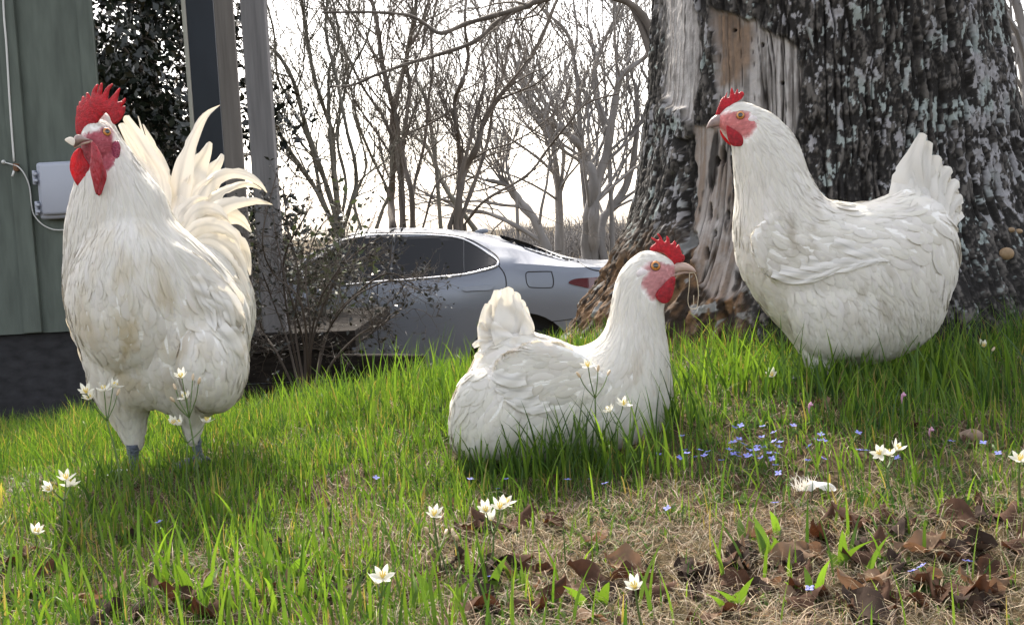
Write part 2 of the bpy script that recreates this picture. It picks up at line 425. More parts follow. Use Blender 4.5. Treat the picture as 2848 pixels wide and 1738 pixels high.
# porch: posts, panel, base
Yp = 5.35
def vpost(pxt, pyt, w, d, Y, name, mt, label, cat, z0=None, ztop=3.0, parent=None):
    q = at(pxt, pyt, Y); z0 = zb if z0 is None else z0
    b = MB(); b.box((q[0], Y + d / 2, (z0 + ztop) / 2), (w / 2, d / 2, (ztop - z0) / 2), None, .004)
    o = b.build(name, mt, smooth=False)
    if parent: adopt(parent, o)
    else: tag(o, label, cat)
    return o, q[0]
mpp = Yp / FPX
q = at(775, 925, Yp); zp = q[2]
P1, x1 = vpost(724, 350, 66 * mpp, .07, Yp, 'porch_post', grey_wood, 'grey square porch post at the right, in front of the bare trees', 'post', zp)
dk = grey_wood
P2, x2 = vpost(644, 350, 54 * mpp, .025, Yp + .25, 'porch_post', mat('post_brown', (.160, .147, .138), .85, noise=(16, .22, 6, (2, 2, .12)), bump=(50, .25, (2, 2, .1))), 'narrower brown grey porch post beside the navy panel', 'post', zp)
pan = thing('panel', (at(577, 350, Yp + .3)[0], Yp + .3, zp), 'tall navy panel with a cream edge left of the porch posts', 'panel')
vpost(578, 350, 80 * mpp, .04, Yp + .30, 'board', navy, '', '', zp, parent=pan)
vpost(534, 350, 12 * mpp, .05, Yp + .29, 'trim', cream, '', '', zp, parent=pan)
xl = wp(wl, 0, 0)[0]; xr = at(985, 912, Yp)[0]
pb = thing('porch', ((xl + xr) / 2, Yp + .1, zp - .45), 'dark timber porch base below the posts and the shrub', 'porch')
b = MB(); b.box(((xl + xr) / 2 + .01, Yp + .75, zp - .045), ((xr - xl) / 2, .8, .042), None, .004); adopt(pb, b.build('floor', porchm, smooth=False))
b = MB()
for i in range(4): b.box(((xl + xr) / 2, Yp + .02, zp - .17 - i * .155), ((xr - xl) / 2 - .02, .02, .074), None, .006)
adopt(pb, b.build('skirt', porchm, smooth=False))
q0 = at(980, 985, 5.0); q1 = at(1150, 985, 5.3)
b = MB(); L_ = (q1 - q0); b.box((q0 + q1) / 2 - np.array([0, 0, .09]), (np.linalg.norm(L_) / 2, .09, .09), np.stack([L_ / np.linalg.norm(L_), np.cross([0, 0, 1], L_ / np.linalg.norm(L_)), [0, 0, 1]], 1), .012)
tag(b.build('landscape_timber', porchm), 'low dark timber lying beyond the grass right of the shrub', 'timber')

# ------------------------------------------------------------------ car
YC = 8.7
gz = -1.02
def cp(px, py):
    q = at(px, py, YC); return q[0], q[2]
AX = cp(1452, 985)[0]                      # rear axle
def prof(tab):
    t = np.array(tab, float); return lambda x: np.interp(x, t[:, 0], t[:, 1])
# x is measured from the rear axle (rear = +), z above ground
_roof = [(-3.78, .62), (-3.72, .74), (-3.5, .81), (-2.9, .93), (-2.35, 1.0), (-2.1, 1.08), (-1.75, 1.27)]
for px, py in crop(700, 550, .4261, [(590, 232), (720, 212), (850, 203), (1000, 202), (1150, 207), (1300, 219), (1450, 236), (1600, 262), (1750, 298), (1900, 342), (2050, 395), (2150, 420), (2250, 433), (2350, 437)]):
    x, z = cp(px, py); _roof.append((x - AX, z - gz - .012))
xe = _roof[-1][0]; ze = _roof[-1][1]
_roof += [(xe + .2, ze), (xe + .30, ze - .05), (xe + .34, ze - .22)]
roof_s = spline(_roof, 6); zt = prof(roof_s)
belt_pts = [(-3.78, .58), (-3.4, .74), (-2.6, .86), (-2.2, .90)]
for px, py in crop(700, 550, .4261, [(560, 585), (700, 565), (850, 553), (1000, 542), (1200, 525), (1380, 508), (1520, 475), (1600, 440), (1700, 430), (1900, 440), (2100, 455), (2350, 470)]):
    x, z = cp(px, py); belt_pts.append((x - AX, z - gz))
zbel = prof(spline(belt_pts + [(xe + .34, ze - .25)], 5))
xf, xr_ = -3.78, xe + .34
def hw_body(x):
    e = np.minimum(x - xf, xr_ - x); return .92 * (1 - .32 * (1 - sstep(0, .55, e)) ** 1.5) 
def hw_roof(x): return np.interp(x, [-2.3, -1.6, -.8, -.2, .5, xr_], [.66, .60, .585, .585, .60, .66])
def section(x):
    z1 = float(zt(x)); zb_ = min(float(zbel(x)), z1 - .012); w = float(hw_body(x)); wr = float(hw_roof(x)) * w / .92
    zs = .2 if xf + .3 < x < xr_ - .3 else .2 + .16 * (1 - sstep(0, .3, min(x - xf, xr_ - x)))
    g_ = z1 - zb_
    f = float(sstep(.03, .25, g_)); we = w * .955 * (1 - f) * .80 + f * wr
    wb = w * .955
    pts = [(0, zs), (w * .86, zs), (w * .955, zs + .06), (w * .985, zs + .17), (w * 0.985, .2 + (zb_ - .2) * .42), (w * 1.0, .2 + (zb_ - .2) * .66), (w * 1.0, .2 + (zb_ - .2) * .80), (w * .98, zb_ - .055), (wb, zb_)]
    for q_ in (.33, .66, .92): pts.append((wb + (we - wb) * q_, zb_ + g_ * q_ * .97))
    pts += [(we * .86, z1 - .004), (we * .45, z1 + .012), (0, z1 + .018)]
    return pts
xs = np.r_[np.linspace(xf, xf + .5, 8), np.linspace(xf + .6, xr_ - .5, 54), np.linspace(xr_ - .42, xr_, 9)]
ring = []
for x in xs:
    h_ = section(x); full = [(-y, z) for y, z in h_] + [(y, z) for y, z in h_[-2:0:-1]]
    ring.append([(x, y, z) for y, z in full])
ring = np.array(ring); nr = ring.shape[1]
def carw(P):
    P = np.asarray(P, float); return np.stack([P[..., 0] + AX, P[..., 1] + YC + .92, P[..., 2] + gz], -1)
V = carw(ring.reshape(-1, 3)); F = []
for i in range(len(xs) - 1):
    for j in range(nr): F.append((i * nr + j, (i + 1) * nr + j, (i + 1) * nr + (j + 1) % nr, i * nr + (j + 1) % nr))
F.append(tuple(range(nr))); F.append(tuple((len(xs) - 1) * nr + j for j in reversed(range(nr))))
paint = mat('silver_paint', (.205, .225, .265), .34, metal=.4, coat=.45, noise=(3, .03, 2, (1, 1, 1)))
glass = mat('tinted_glass', (.005, .006, .008), .05, spec=.35)
blackp = mat('black_trim', (.012, .012, .013), .5)
chrome = mat('chrome_strip', (.6, .61, .63), .2, metal=.9)
car = thing('parked_car', (AX, YC + .92, gz), 'silver grey sedan parked behind the grass with its tail by the old trunk', 'car')
body = mk('body', V, F, paint)
bmx = bmesh.new(); bmx.from_mesh(body.data); bmesh.ops.recalc_face_normals(bmx, faces=bmx.faces); bmx.to_mesh(body.data); bmx.free()
cut = MB(); WB = 2.825; WR = .335
for ax in (0, -WB):
    for sgn in (-1, 1):
        th = np.linspace(0, 2 * math.pi, 40, endpoint=False); c_ = carw((ax, sgn * .83, WR + .01))
        ra = .435
        Vc = np.vstack([np.stack([c_[0] + ra * np.cos(th), np.full(40, c_[1] - .19), c_[2] + ra * np.sin(th)], 1), np.stack([c_[0] + ra * np.cos(th), np.full(40, c_[1] + .19), c_[2] + ra * np.sin(th)], 1)])
        Fc = [(i, 40 + i, 40 + (i + 1) % 40, (i + 1) % 40)[::-1] for i in range(40)] + [tuple(range(40))[::-1], tuple(range(79, 39, -1))[::-1]]
        cut.add(Vc, Fc)
cuto = cut.build('cutter', blackp)
bm2 = bmesh.new(); bm2.from_mesh(cuto.data); bmesh.ops.recalc_face_normals(bm2, faces=bm2.faces); bm2.to_mesh(cuto.data); bm2.free()
body.data.materials.append(blackp); cuto.data.materials.clear(); cuto.data.materials.append(paint); cuto.data.materials.append(blackp)
cuto.data.polygons.foreach_set('material_index', np.ones(len(cuto.data.polygons), np.int32))
md = body.modifiers.new('b', 'BOOLEAN'); md.operation = 'DIFFERENCE'; md.object = cuto; md.solver = 'EXACT'
dg = bpy.context.evaluated_depsgraph_get(); me = bpy.data.meshes.new_from_object(body.evaluated_get(dg)); body.modifiers.clear(); body.data = me
bpy.data.objects.remove(cuto)
me.polygons.foreach_set('use_smooth', np.ones(len(me.polygons), bool))
try: me.set_sharp_from_angle(angle=R(35))
except Exception: pass
adopt(car, body)
def yside(x, z):
    """near-side surface y (from the car's middle) at length x and height z above ground"""
    x = np.atleast_1d(x); z = np.atleast_1d(z); out = []
    for a, c in zip(x, z):
        s_ = np.array(section(float(np.clip(a, xf, xr_)))); s_ = s_[1:-2]; out.append(-np.interp(c, s_[:, 1], s_[:, 0]))
    return np.array(out)
def side_patch(px_pts, off, sub=4, res=36):
    pp = spline(px_pts, sub, True); Q = np.array([cp(*p) for p in pp]); Q[:, 0] -= AX; Q[:, 1] -= gz
    h = max(np.ptp(Q[:, 0]), np.ptp(Q[:, 1])) / res
    ga, gb = np.meshgrid(np.arange(Q[:, 0].min(), Q[:, 0].max(), h), np.arange(Q[:, 1].min(), Q[:, 1].max(), h)); ok = polydist(Q, ga, gb) > .5 * h
    pts = [Vector(q) for q in Q] + [Vector((a, c)) for a, c in zip(ga[ok], gb[ok])]
    vo, _, fo = delaunay_2d_cdt(pts, [], [list(range(len(Q)))], 1, 1e-6)[:3]
    A = np.array([v[:] for v in vo]); y = yside(A[:, 0], A[:, 1]) - off
    n = len(A); V = np.vstack([np.stack([A[:, 0], y, A[:, 1]], 1), np.stack([A[:, 0], y + off + .004, A[:, 1]], 1)])
    F = [tuple(reversed(f)) for f in fo] + [tuple(i + n for i in f) for f in fo]
    nq = len(Q); F += [(i, (i + 1) % nq, n + (i + 1) % nq, n + i) for i in range(nq)]
    return carw(V), F
def side_line(px_pts, rad, off=.0, sub=6, closed=False):
    pp = spline(px_pts, sub, closed)
    if closed: pp = np.vstack([pp, pp[:1]])
    Q = np.array([cp(*p) for p in pp]); x = Q[:, 0] - AX; z = Q[:, 1] - gz
    P = carw(np.stack([x, yside(x, z) - off, z], 1)); return P, rad
C5 = (700, 550, .4261)
win = [(300, 400), (420, 340), (560, 285), (720, 252), (850, 245), (1000, 243), (1150, 247), (1290, 258), (1380, 280), (1470, 325), (1550, 375), (1600, 410), (1606, 435), (1580, 455), (1500, 478), (1380, 503), (1200, 521), (1000, 538), (850, 548), (600, 572), (420, 590), (330, 560), (290, 480)]
def part_px(nm, pts, mt, off, parent=car, **k):
    V, F = side_patch(crop(*C5, pts), off, **k); o = mk(nm, V, F, mt, smooth=False); adopt(parent, o) if parent is car else adopt2(parent, o); return o
def adopt2(par, o): o.parent = par
side_glass = part_px('window', win, glass, .006, res=60)
b = MB(); P, r_ = side_line(crop(*C5, win), .010, .006, 4, True); b.tube(P, r_, 6, False); o = b.build('window_frame', chrome); adopt2(side_glass, o)
for pts in ([(905, 245), (900, 400), (898, 545)], [(1375, 280), (1378, 400), (1385, 500)]):
    b = MB(); P, r_ = side_line(crop(*C5, pts), .014 if pts[0][0] < 1000 else .006, .006); b.tube(P, r_, 6); o = b.build('window_pillar', bpy.data.materials.get('pillar_trim') or mat('pillar_trim', (.045, .047, .052), .35)); adopt2(side_glass, o)
b = MB()
for pts in ([(820, 250 + 300), (818, 700), (822, 850), (835, 1000)], [(1612, 445), (1645, 490), (1660, 540), (1655, 600), (1600, 700), (1540, 800), (1480, 900)], [(2140, 420), (2180, 450), (2230, 472), (2345, 488)]):
    P, r_ = side_line(crop(*C5, pts), .0055, -.002); b.tube(P, r_, 5)
P, r_ = side_line(crop(*C5, [(560, 262), (660, 240), (850, 232), (1050, 232), (1250, 243), (1390, 268), (1500, 320), (1600, 385), (1618, 440)]), .0065, -.002); b.tube(P, r_, 5)
P, r_ = side_line(crop(*C5, [(1960, 808), (2030, 800), (2110, 790), (2200, 785)]), .005, -.002); b.tube(P, r_, 5)
o = b.build('seam', blackp); adopt(car, o)
fd = [(1790, 500), (1800, 487), (1830, 484), (1945, 483), (1960, 492), (1970, 540), (1966, 575), (1945, 588), (1830, 586), (1805, 575), (1793, 545)]
b = MB(); P, r_ = side_line(crop(*C5, fd), .005, -.001, 3, True); b.tube(P, r_, 5, False); o = b.build('fuel_door', blackp); adopt(car, o)
hd = part_px('door_handle', [(1372, 597), (1400, 580), (1480, 573), (1572, 570), (1575, 592), (1540, 602), (1440, 606), (1400, 609)], paint, .035)
part_px('taillight', [(2068, 552), (2110, 530), (2200, 522), (2330, 512), (2420, 505), (2420, 560), (2330, 590), (2240, 598), (2150, 580), (2090, 566)], mat('tail_lens', (.09, .006, .012), .12, coat=.8), .012)
rg = part_px('rear_window', [(1618, 250), (1660, 255), (1780, 292), (1900, 338), (2030, 392), (2120, 412), (2050, 414), (1900, 372), (1760, 322), (1640, 276)], glass, .010)
b = MB(); q = carw((_roof[10][0] + .55, -.0, float(zt(_roof[10][0] + .55)))); 
fin = crop(*C5, [(1450, 236), (1480, 205), (1535, 202), (1540, 228)])
Vf, Ff = inflate(fin, YC + .92, .5, 30, 2); adopt(car, mk('antenna_fin', Vf, Ff, paint))
rubber = mat('tyre_rubber', (.014, .014, .014), .85); alloy = mat('alloy', (.45, .46, .48), .3, metal=.8)
for ax in (0, -WB):
    for sgn in (-1, 1):
        c_ = carw((ax, sgn * .80, WR)); w = thing('wheel', c_, '', ''); del w['label']; del w['category']
        th = np.linspace(0, 2 * math.pi, 36, endpoint=False); pr = [(.21, -.10), (.30, -.115), (.33, -.09), (.335, 0), (.33, .09), (.30, .115), (.21, .10)]
        Vt = np.array([[r * math.cos(a), y, r * math.sin(a)] for a in th for r, y in pr]); m_ = len(pr)
        Ft = [(i * m_ + j, ((i + 1) % 36) * m_ + j, ((i + 1) % 36) * m_ + (j + 1) % m_, i * m_ + (j + 1) % m_) for i in range(36) for j in range(m_)]
        mk('tyre', Vt, Ft, rubber, w)
        b = MB()
        for a in range(10):
            t_ = a * math.pi / 5; b.box((.12 * math.cos(t_), sgn * .075, .12 * math.sin(t_)), (.10, .012, .016), np.array([[math.cos(t_), 0, -math.sin(t_)], [0, 1, 0], [math.sin(t_), 0, math.cos(t_)]]), .003)
        b.tube([(.215 * math.cos(a), sgn * .08, .215 * math.sin(a)) for a in np.linspace(0, 2 * math.pi, 37)], .016, 6, False)
        b.ell((0, sgn * .075, 0), (.05, .02, .05)); b.box((0, sgn * .02, 0), (.14, .012, .14), None, .01)
        mk('rim', np.vstack(b.v), b.f, alloy, w)
        w.parent = car; w.matrix_parent_inverse = Matrix.Translation(-car.location)

# ------------------------------------------------------------------ the old trunk
TY = 2.85
lt = [(1836, -250), (1832, 0), (1826, 140), (1816, 280), (1804, 420), (1786, 540), (1762, 620), (1738, 655), (1708, 700), (1692, 760), (1664, 805), (1632, 842), (1612, 880), (1590, 912), (1560, 950), (1500, 1010), (1440, 1080)]
rt = [(2690, -250), (2706, 0), (2722, 90), (2744, 190), (2782, 330), (2846, 480), (2910, 640), (2990, 780), (3060, 900), (3150, 1000), (3250, 1100)]
Lp = at([p[0] for p in lt], [p[1] for p in lt], TY); Rp = at([p[0] for p in rt], [p[1] for p in rt], TY)
TCX = .5 * (Lp[1, 0] + Rp[1, 0]); TR0 = .5 * (Rp[1, 0] - Lp[1, 0])
lz = Lp[::-1, 2]; lr = (TCX - Lp[:, 0])[::-1]; rz = Rp[::-1, 2]; rrr = (Rp[:, 0] - TCX)[::-1]
zlo = -.15; zhi = 2.6
nz_, na_ = 620, 900
zz = np.r_[np.linspace(zlo, 1.12, nz_ - 50), np.linspace(1.14, zhi, 50)]
ang = np.r_[np.linspace(R(165), R(375), na_ - 120), np.linspace(R(376), R(524), 120)]       # the camera's side is finer
AA, ZZ = np.meshgrid(ang, zz)
RLz = np.interp(zz, lz, lr); RRz = np.interp(zz, rz, rrr)
RFz = TR0 + .10 * (1 - sstep(.15, .75, zz)) ** 2 + .06 * (1 - sstep(.1, .4, zz)); RBz = RFz
c_, s_ = np.cos(AA), np.sin(AA)
side = np.where(c_ < 0, RLz[:, None], RRz[:, None]); fb = np.where(s_ < 0, RFz[:, None], RBz[:, None])
e = 2.4
RAD = 1 / ((np.abs(c_) / side) ** e + (np.abs(s_) / fb) ** e) ** (1 / e)
X0 = TCX + RAD * c_; Y0 = TY + RAD * s_
P0 = np.stack([X0, Y0, ZZ], -1).reshape(-1, 3)
tpx, tpy = proj(P0); front = (AA.ravel() % (2 * math.pi) > R(160)) & (AA.ravel() % (2 * math.pi) < R(380)) | (AA.ravel() > R(355)) & (AA.ravel() < R(385))
# warp the outlines a little so that the borders are ragged
wx = (fbm(P0 * 22, 3, 4) - .5) * 34; wy = (fbm(P0 * 18, 3, 14) - .5) * 60
C6 = (1700, 0, .5985)
W1 = crop(*C6, [(228, -260), (380, -260), (378, 0), (400, 60), (402, 200), (395, 400), (385, 520), (378, 600), (345, 560), (330, 500), (225, 470), (228, 300)])
W2 = crop(*C6, [(470, 20), (560, 70), (700, 120), (800, 180), (870, 250), (890, 330), (880, 480), (840, 620), (770, 640), (640, 640), (560, 640), (500, 620), (490, 480), (470, 350), (480, 200)])
W3 = crop(*C6, [(378, 590), (500, 600), (560, 700), (570, 850), (590, 1000), (640, 1200), (640, 1320), (540, 1400), (460, 1380), (400, 1300), (365, 1100), (372, 900)])
fx, fy = tpx + wx, tpy + wy
def soft(poly, w): return np.where(front, sstep(-w, w, polydist(poly, fx, fy)), 0)
m1, m2, m3 = soft(W1, 7), soft(W2, 7), soft(W3, 7)
wood = np.maximum(np.maximum(m1, m2), m3)
hole = np.zeros_like(wood)
for hx, hy, ha, hb in [(505, 725, 13, 45), (480, 750, 9, 22), (470, 1085, 8, 16), (695, 208, 6, 10), (445, 985, 10, 40), (790, 385, 8, 9), (560, 140, 9, 8), (430, 1180, 9, 30), (530, 1000, 5, 22)]:
    qx, qy = C6[0] + hx * C6[2], hy * C6[2]
    hole = np.maximum(hole, np.where(front, 1 - sstep(.7, 1.25, np.hypot((tpx - qx) / (ha * C6[2]), (tpy - qy) / (hb * C6[2]))), 0))
arc = (AA * .47).ravel()
U = np.stack([arc, ZZ.ravel()], 1)
# bark: vertical fissures broken into plates
zf = ZZ.ravel()
fis = np.abs(fbm(np.stack([arc * 46 + (fbm(P0 * 10, 2, 31) - .5) * 1.5, zf * 4.2, arc * 0], 1), 3, 5) - .5) * 2
plates = sstep(.0, .22, fis)
chunk = fbm(P0 * np.array([85, 85, 48]), 4, 8); fine = fbm(P0 * np.array([230, 230, 130]), 3, 18)
bark_d = (plates - .6) * .013 + (sstep(.3, .7, chunk) - .5) * .0045 + (fine - .5) * .004 + (fbm(np.stack([arc * 9, zf * 2.2, arc * 0], 1), 3, 77) - .5) * .034
grain = fbm(np.stack([arc * 150 + (fbm(P0 * 6, 2, 3) - .5) * 3, ZZ.ravel() * 4, arc * 0], 1), 4, 12)
crack = 1 - sstep(.0, .028, np.abs(fbm(np.stack([arc * 38 + (fbm(P0 * 4, 2, 6) - .5) * 1.6, ZZ.ravel() * 1.1, arc * 0], 1), 3, 22) - .5))
wood_d = -.012 + (grain - .5) * .005 + (chunk - .5) * .005 - crack * .007 - hole * .02
rotm = np.where(front, sstep(560, 760, tpy + wy) * (1 - sstep(2020, 2120, fx)), 0) * (1 - .8 * m3)
rot_d = (fbm(np.stack([arc * 55, ZZ.ravel() * 22, arc * 0], 1), 5, 41) - .5) * .055
disp = bark_d * (1 - wood) + wood_d * wood
disp = disp * (1 - rotm) + (disp * .4 + rot_d) * rotm
# the lip of bark at the left edge stands proud, the slot beside it is deep
lip = soft(crop(*C6, [(180, 480), (330, 500), (335, 700), (320, 900), (320, 1060), (60, 1130), (100, 800)]), 34); disp += lip * .008
slot = soft(crop(*C6, [(322, 640), (372, 640), (372, 1150), (330, 1150), (318, 900)]), 8); disp -= slot * .018
n2 = np.stack([c_.ravel(), s_.ravel() , np.zeros(c_.size)], 1)
P = P0 + n2 * disp[:, None]
# colours that belong to the surface itself: wood, charred bark, lichen, rot
def mixc(a, b, t): return a * (1 - t[:, None]) + b * t[:, None]
one = np.ones((len(P), 1))
bark = mixc(one * np.array([.015, .0135, .0125]), one * np.array([.105, .096, .088]), sstep(.47, .66, .5 * fine + .5 * chunk) * (.35 + .65 * plates))
lichn = .62 * fbm(P0 * np.array([120, 120, 75]), 4, 51) + .38 * fbm(P0 * np.array([34, 34, 15]), 3, 57); lichl = fbm(P0 * 5.5, 3, 61)
band = np.where(front, soft(crop(*C6, [(1590, -200), (1760, -200), (1850, 0), (1900, 400), (1930, 1000), (1880, 1040), (1760, 900), (1640, 560), (1600, 300)]), 35), 0)
band2 = np.where(front, soft(crop(*C6, [(1290, 0), (1420, 0), (1500, 300), (1560, 620), (1800, 900), (1780, 1050), (1560, 840), (1400, 620), (1340, 400)]), 40), 0)
lth = .618 - .10 * sstep(.42, .66, lichl) * np.where(tpx > 2250, 1, .35) - .065 * band - .03 * band2 - .05 * lip
lich = sstep(lth, lth + .025, lichn) * sstep(.1, .4, plates) * (1 - wood) * (1 - .75 * rotm) * np.where(front, 1 - sstep(640, 800, tpy) * .45, .6)
lc = mixc(one * np.array([.26, .255, .265]), one * np.array([.26, .295, .285]), sstep(.45, .6, fbm(P0 * 12, 2, 88)))
bark = mixc(bark, lc * (.65 + .7 * fine[:, None]), lich)
pale = one * np.array([.38, .362, .352]); tan = one * np.array([.15, .10, .066])
wcol = mixc(pale, one * np.array([.15, .138, .13]), sstep(.42, .66, .7 * grain + .3 * chunk))
brown = np.where(front, np.maximum(soft(crop(*C6, [(470, 20), (560, 60), (650, 130), (640, 250), (600, 330), (560, 400), (480, 400)]), 25) * .9, m3 * .45 * sstep(.4, .62, fbm(P0 * np.array([14, 14, 4]), 3, 19))), 0)
wcol = mixc(wcol, tan * (.25 + 1.5 * chunk[:, None] * grain[:, None] * 2), np.clip(brown, 0, 1))
stain = sstep(.55, .66, fbm(P0 * np.array([40, 40, 7]), 4, 71)) * (m3 * .9 + m1 * .3 + m2 * .12)
wcol = mixc(wcol, one * np.array([.02, .018, .017]), np.clip(stain, 0, 1))
wcol = mixc(wcol, one * np.array([.015, .012, .010]), np.clip(np.maximum(crack, hole), 0, 1))
colr = mixc(bark, wcol, wood)
rc = mixc(one * np.array([.022, .014, .009]), one * np.array([.15, .085, .042]), sstep(.35, .75, fbm(np.stack([arc * 90, ZZ.ravel() * 40, arc * 0], 1), 4, 45)))
rc = mixc(rc, one * np.array([.26, .27, .27]), sstep(.66, .70, fbm(P0 * 30, 3, 52)) * .8)
colr = mixc(colr, rc, rotm * (1 - .55 * lip) * .9)
ii = np.arange(nz_ * na_).reshape(nz_, na_); ij = np.roll(ii, -1, 1)
F = np.stack([ii[:-1], ij[:-1], ij[1:], ii[1:]], -1).reshape(-1, 4)
trunkm = mat('old_bark', attr='tint', rough=.85, spec=.25, bump=(260, .3, (1, 1, .5)))
oak = thing('oak_tree', (TCX, TY, float(hgt(TCX, TY))), 'huge old trunk with black lichened bark and bare grey wood behind the standing hen', 'tree')
o = mk('trunk', P, F, trunkm, cols=colr); adopt(oak, o)
b = MB()
b.tube(spline([(TCX, TY, 2.4), (TCX - .05, TY + .05, 3.0), (TCX + .1, TY + .1, 3.7)], 5), [.42] * 5 + [.36] * 3 + [.28] * 3, 20)
b.tube(spline([(TCX - .1, TY, 2.9), (TCX - .6, TY + .4, 3.4), (TCX - 1.3, TY + .8, 3.8)], 5), np.linspace(.18, .06, 11), 12)
b.tube(spline([(TCX + .1, TY, 3.0), (TCX + .7, TY - .1, 3.6), (TCX + 1.5, TY + .2, 4.3)], 5), np.linspace(.2, .06, 11), 12)
adopt(oak, b.build('limb', mat('limb_bark', (.05, .045, .042), .9, noise=(14, .4, 5, (1, 1, .3)))))
trunk_bvh = BVHTree.FromPolygons([tuple(v) for v in P], [tuple(f) for f in F.tolist()])
def tray(px, py):
    h = trunk_bvh.ray_cast(Vector(CAM), Vector(dirs(px, py)).normalized()); return (np.array(h[0]), np.array(h[1])) if h[0] is not None else (at(px, py, 2.4), np.array([0, -1, 0]))
p_, n_ = tray(2799, 708)
b = MB(); b.ell(p_ + n_ * .004, (.017, .010, .014), None, 16, 10); o = b.build('fungus', mat('tan_fungus', (.24, .16, .085), .6, noise=(60, .2, 3, (1, 1, 1)))); adopt(oak, o)
p_, n_ = tray(2812, 640)
b = MB(); b.ell(p_, (.009, .007, .006), None, 12, 8); b.ell(p_ + np.array([.018, .004, -.004]), (.010, .006, .006), None, 12, 8); adopt(oak, b.build('fungus', bpy.data.materials['tan_fungus']))

# ------------------------------------------------------------------ bare trees
class Twigs:
    """collects tubes as numpy blocks; 3- to 7-sided"""
    def __init__(s): s.V = []; s.F = []; s.n = 0
    def add(s, P, rad, sides):
        V, F = tubevf(P, rad, sides, False); s.V.append(V); s.F.append(np.array(F) + s.n); s.n += len(V)
    def build(s, name, m, parent=None):
        o = mk(name, np.vstack(s.V), np.vstack(s.F), m)
        if parent: adopt(parent, o)
        return o
def grow(tw, p, d, L, r, lvl, rg, up=.25, wob=.22, kids=(7, 5), sides=3):
    n = 4 + (lvl < 2); P = [np.array(p, float)]; d = np.array(d, float); d /= np.linalg.norm(d)
    for i in range(n):
        d = d + np.array([rg.gauss(0, wob), rg.gauss(0, wob), rg.gauss(0, wob) + up * .3]); d /= np.linalg.norm(d); P.append(P[-1] + d * L / n)
    P = np.array(P); tw.add(P, np.linspace(r, r * .45, n + 1), sides)
    if lvl < len(kids):
        for _ in range(kids[lvl]):
            t = rg.uniform(.2, 1) * n; i = min(int(t), n - 1); q = P[i] + (P[i + 1] - P[i]) * (t - i)
            dd = P[i + 1] - P[i]; dd = dd / np.linalg.norm(dd); a = np.array([rg.gauss(0, 1), rg.gauss(0, .8), rg.gauss(0, 1)]); a -= dd * (a @ dd); a /= np.linalg.norm(a) + 1e-9
            ca = rg.uniform(.3, .9); grow(tw, q, dd * (1 - ca * .4) + a * ca + np.array([0, 0, up]), L * rg.uniform(.35, .62), r * .55, lvl + 1, rg, up, wob, kids, 3)
def bare_tree(name, stems, Y, bark, label, seed, rscale=1.0, kids=(7, 5), nb=9, Lb=1.3, up=.35, base=None, group='bare trees behind the car'):
    rg = random.Random(seed); tr = Twigs(); tw = Twigs(); base_pt = None; mp_ = Y / FPX
    for st, r_a, r_b in stems:
        P = spline([list(at(x, y, Y + dz * 1.0)) for (x, y), dz in zip(st, np.cumsum([0] + [rg.gauss(0, .18) for _ in st[1:]]))], 5)
        if P[0, 2] > -.2 and base is not False:
            bx = P[0] + np.array([(rg.gauss(0, .06) if base is None else (base - P[0, 0]) * .8), 0, 0]); bx[2] = float(hgt(bx[0], bx[1])) - .05
            P = np.vstack([spline([bx, (bx + P[0]) / 2 + np.array([.02, 0, 0])], 3), P])
        if base_pt is None: base_pt = P[0]
        d = np.gradient(P, axis=0)
        # continue past the frame
        P = np.vstack([P, [P[-1] + d[-1] * k_ for k_ in (1, 2, 3)]]) if st[-1][1] < 130 else P
        rad = np.linspace(r_a * mp_, r_b * mp_, len(P)) * rscale
        rad = rad * (1 + .12 * np.sin(np.arange(len(P)) * 1.7 + seed))
        tr.add(P, rad, 7)
        for _ in range(nb):
            t = rg.uniform(.25, .98) * (len(P) - 1); i = int(t); q = P[i]; dd = P[i + 1] - P[i]; dd /= np.linalg.norm(dd)
            a = np.array([rg.gauss(0, 1), rg.gauss(0, .7), rg.gauss(0, .5)]); a -= dd * (a @ dd); a /= np.linalg.norm(a)
            ca = rg.uniform(.35, 1.0)
            grow(tw, q, dd + a * ca, Lb * rg.uniform(.6, 1.3), max(rad[i] * .38, .003), 0, rg, up, .20, kids, 4)
    t = thing(name, base_pt, label, 'tree', group)
    tr.build('trunk', bark, t); tw.build('branches', bark, t)
    return t
barkA = mat('brown_bark', (.125, .105, .088), .85, noise=(6, .35, 5, (1, 1, .3)))
barkB = mat('olive_bark', (.13, .12, .095), .85, noise=(6, .35, 5, (1, 1, .3)))
barkC = mat('grey_bark', (.21, .198, .19), .9, noise=(3, .3, 5, (1, 1, .3)))
C8 = (720, 0, .4655)
def st(pts, a, b): return (crop(*C8, pts), a, b)
bare_tree('bare_tree', [st([(480, 1380), (470, 1200), (450, 1000), (440, 800), (400, 680), (340, 500), (300, 300), (270, 100), (250, -40)], 11, 5),
    st([(500, 1380), (540, 1250), (580, 1100), (570, 950), (530, 800), (470, 500), (400, 200), (410, 0)], 9, 4),
    st([(470, 1330), (400, 1100), (330, 900), (270, 720), (210, 500), (130, 350), (60, 280), (-20, 200)], 11, 5),
    st([(460, 1380), (350, 1150), (250, 1000), (150, 850), (90, 720), (20, 560)], 10, 6),
    st([(470, 1300), (440, 1000), (420, 700), (420, 420), (480, 250), (440, 0)], 8, 3), st([(485, 1350), (520, 1100), (470, 850), (500, 600), (560, 400), (640, 250), (690, 30)], 7, 3),
    st([(455, 1350), (380, 1180), (300, 850), (180, 600), (110, 450), (90, 200), (40, 0)], 7, 3)], 11.5, barkB, 'bare many-stemmed tree fanning out just right of the porch post', 1, nb=14, Lb=1.1, kids=(6, 4), rscale=.78)
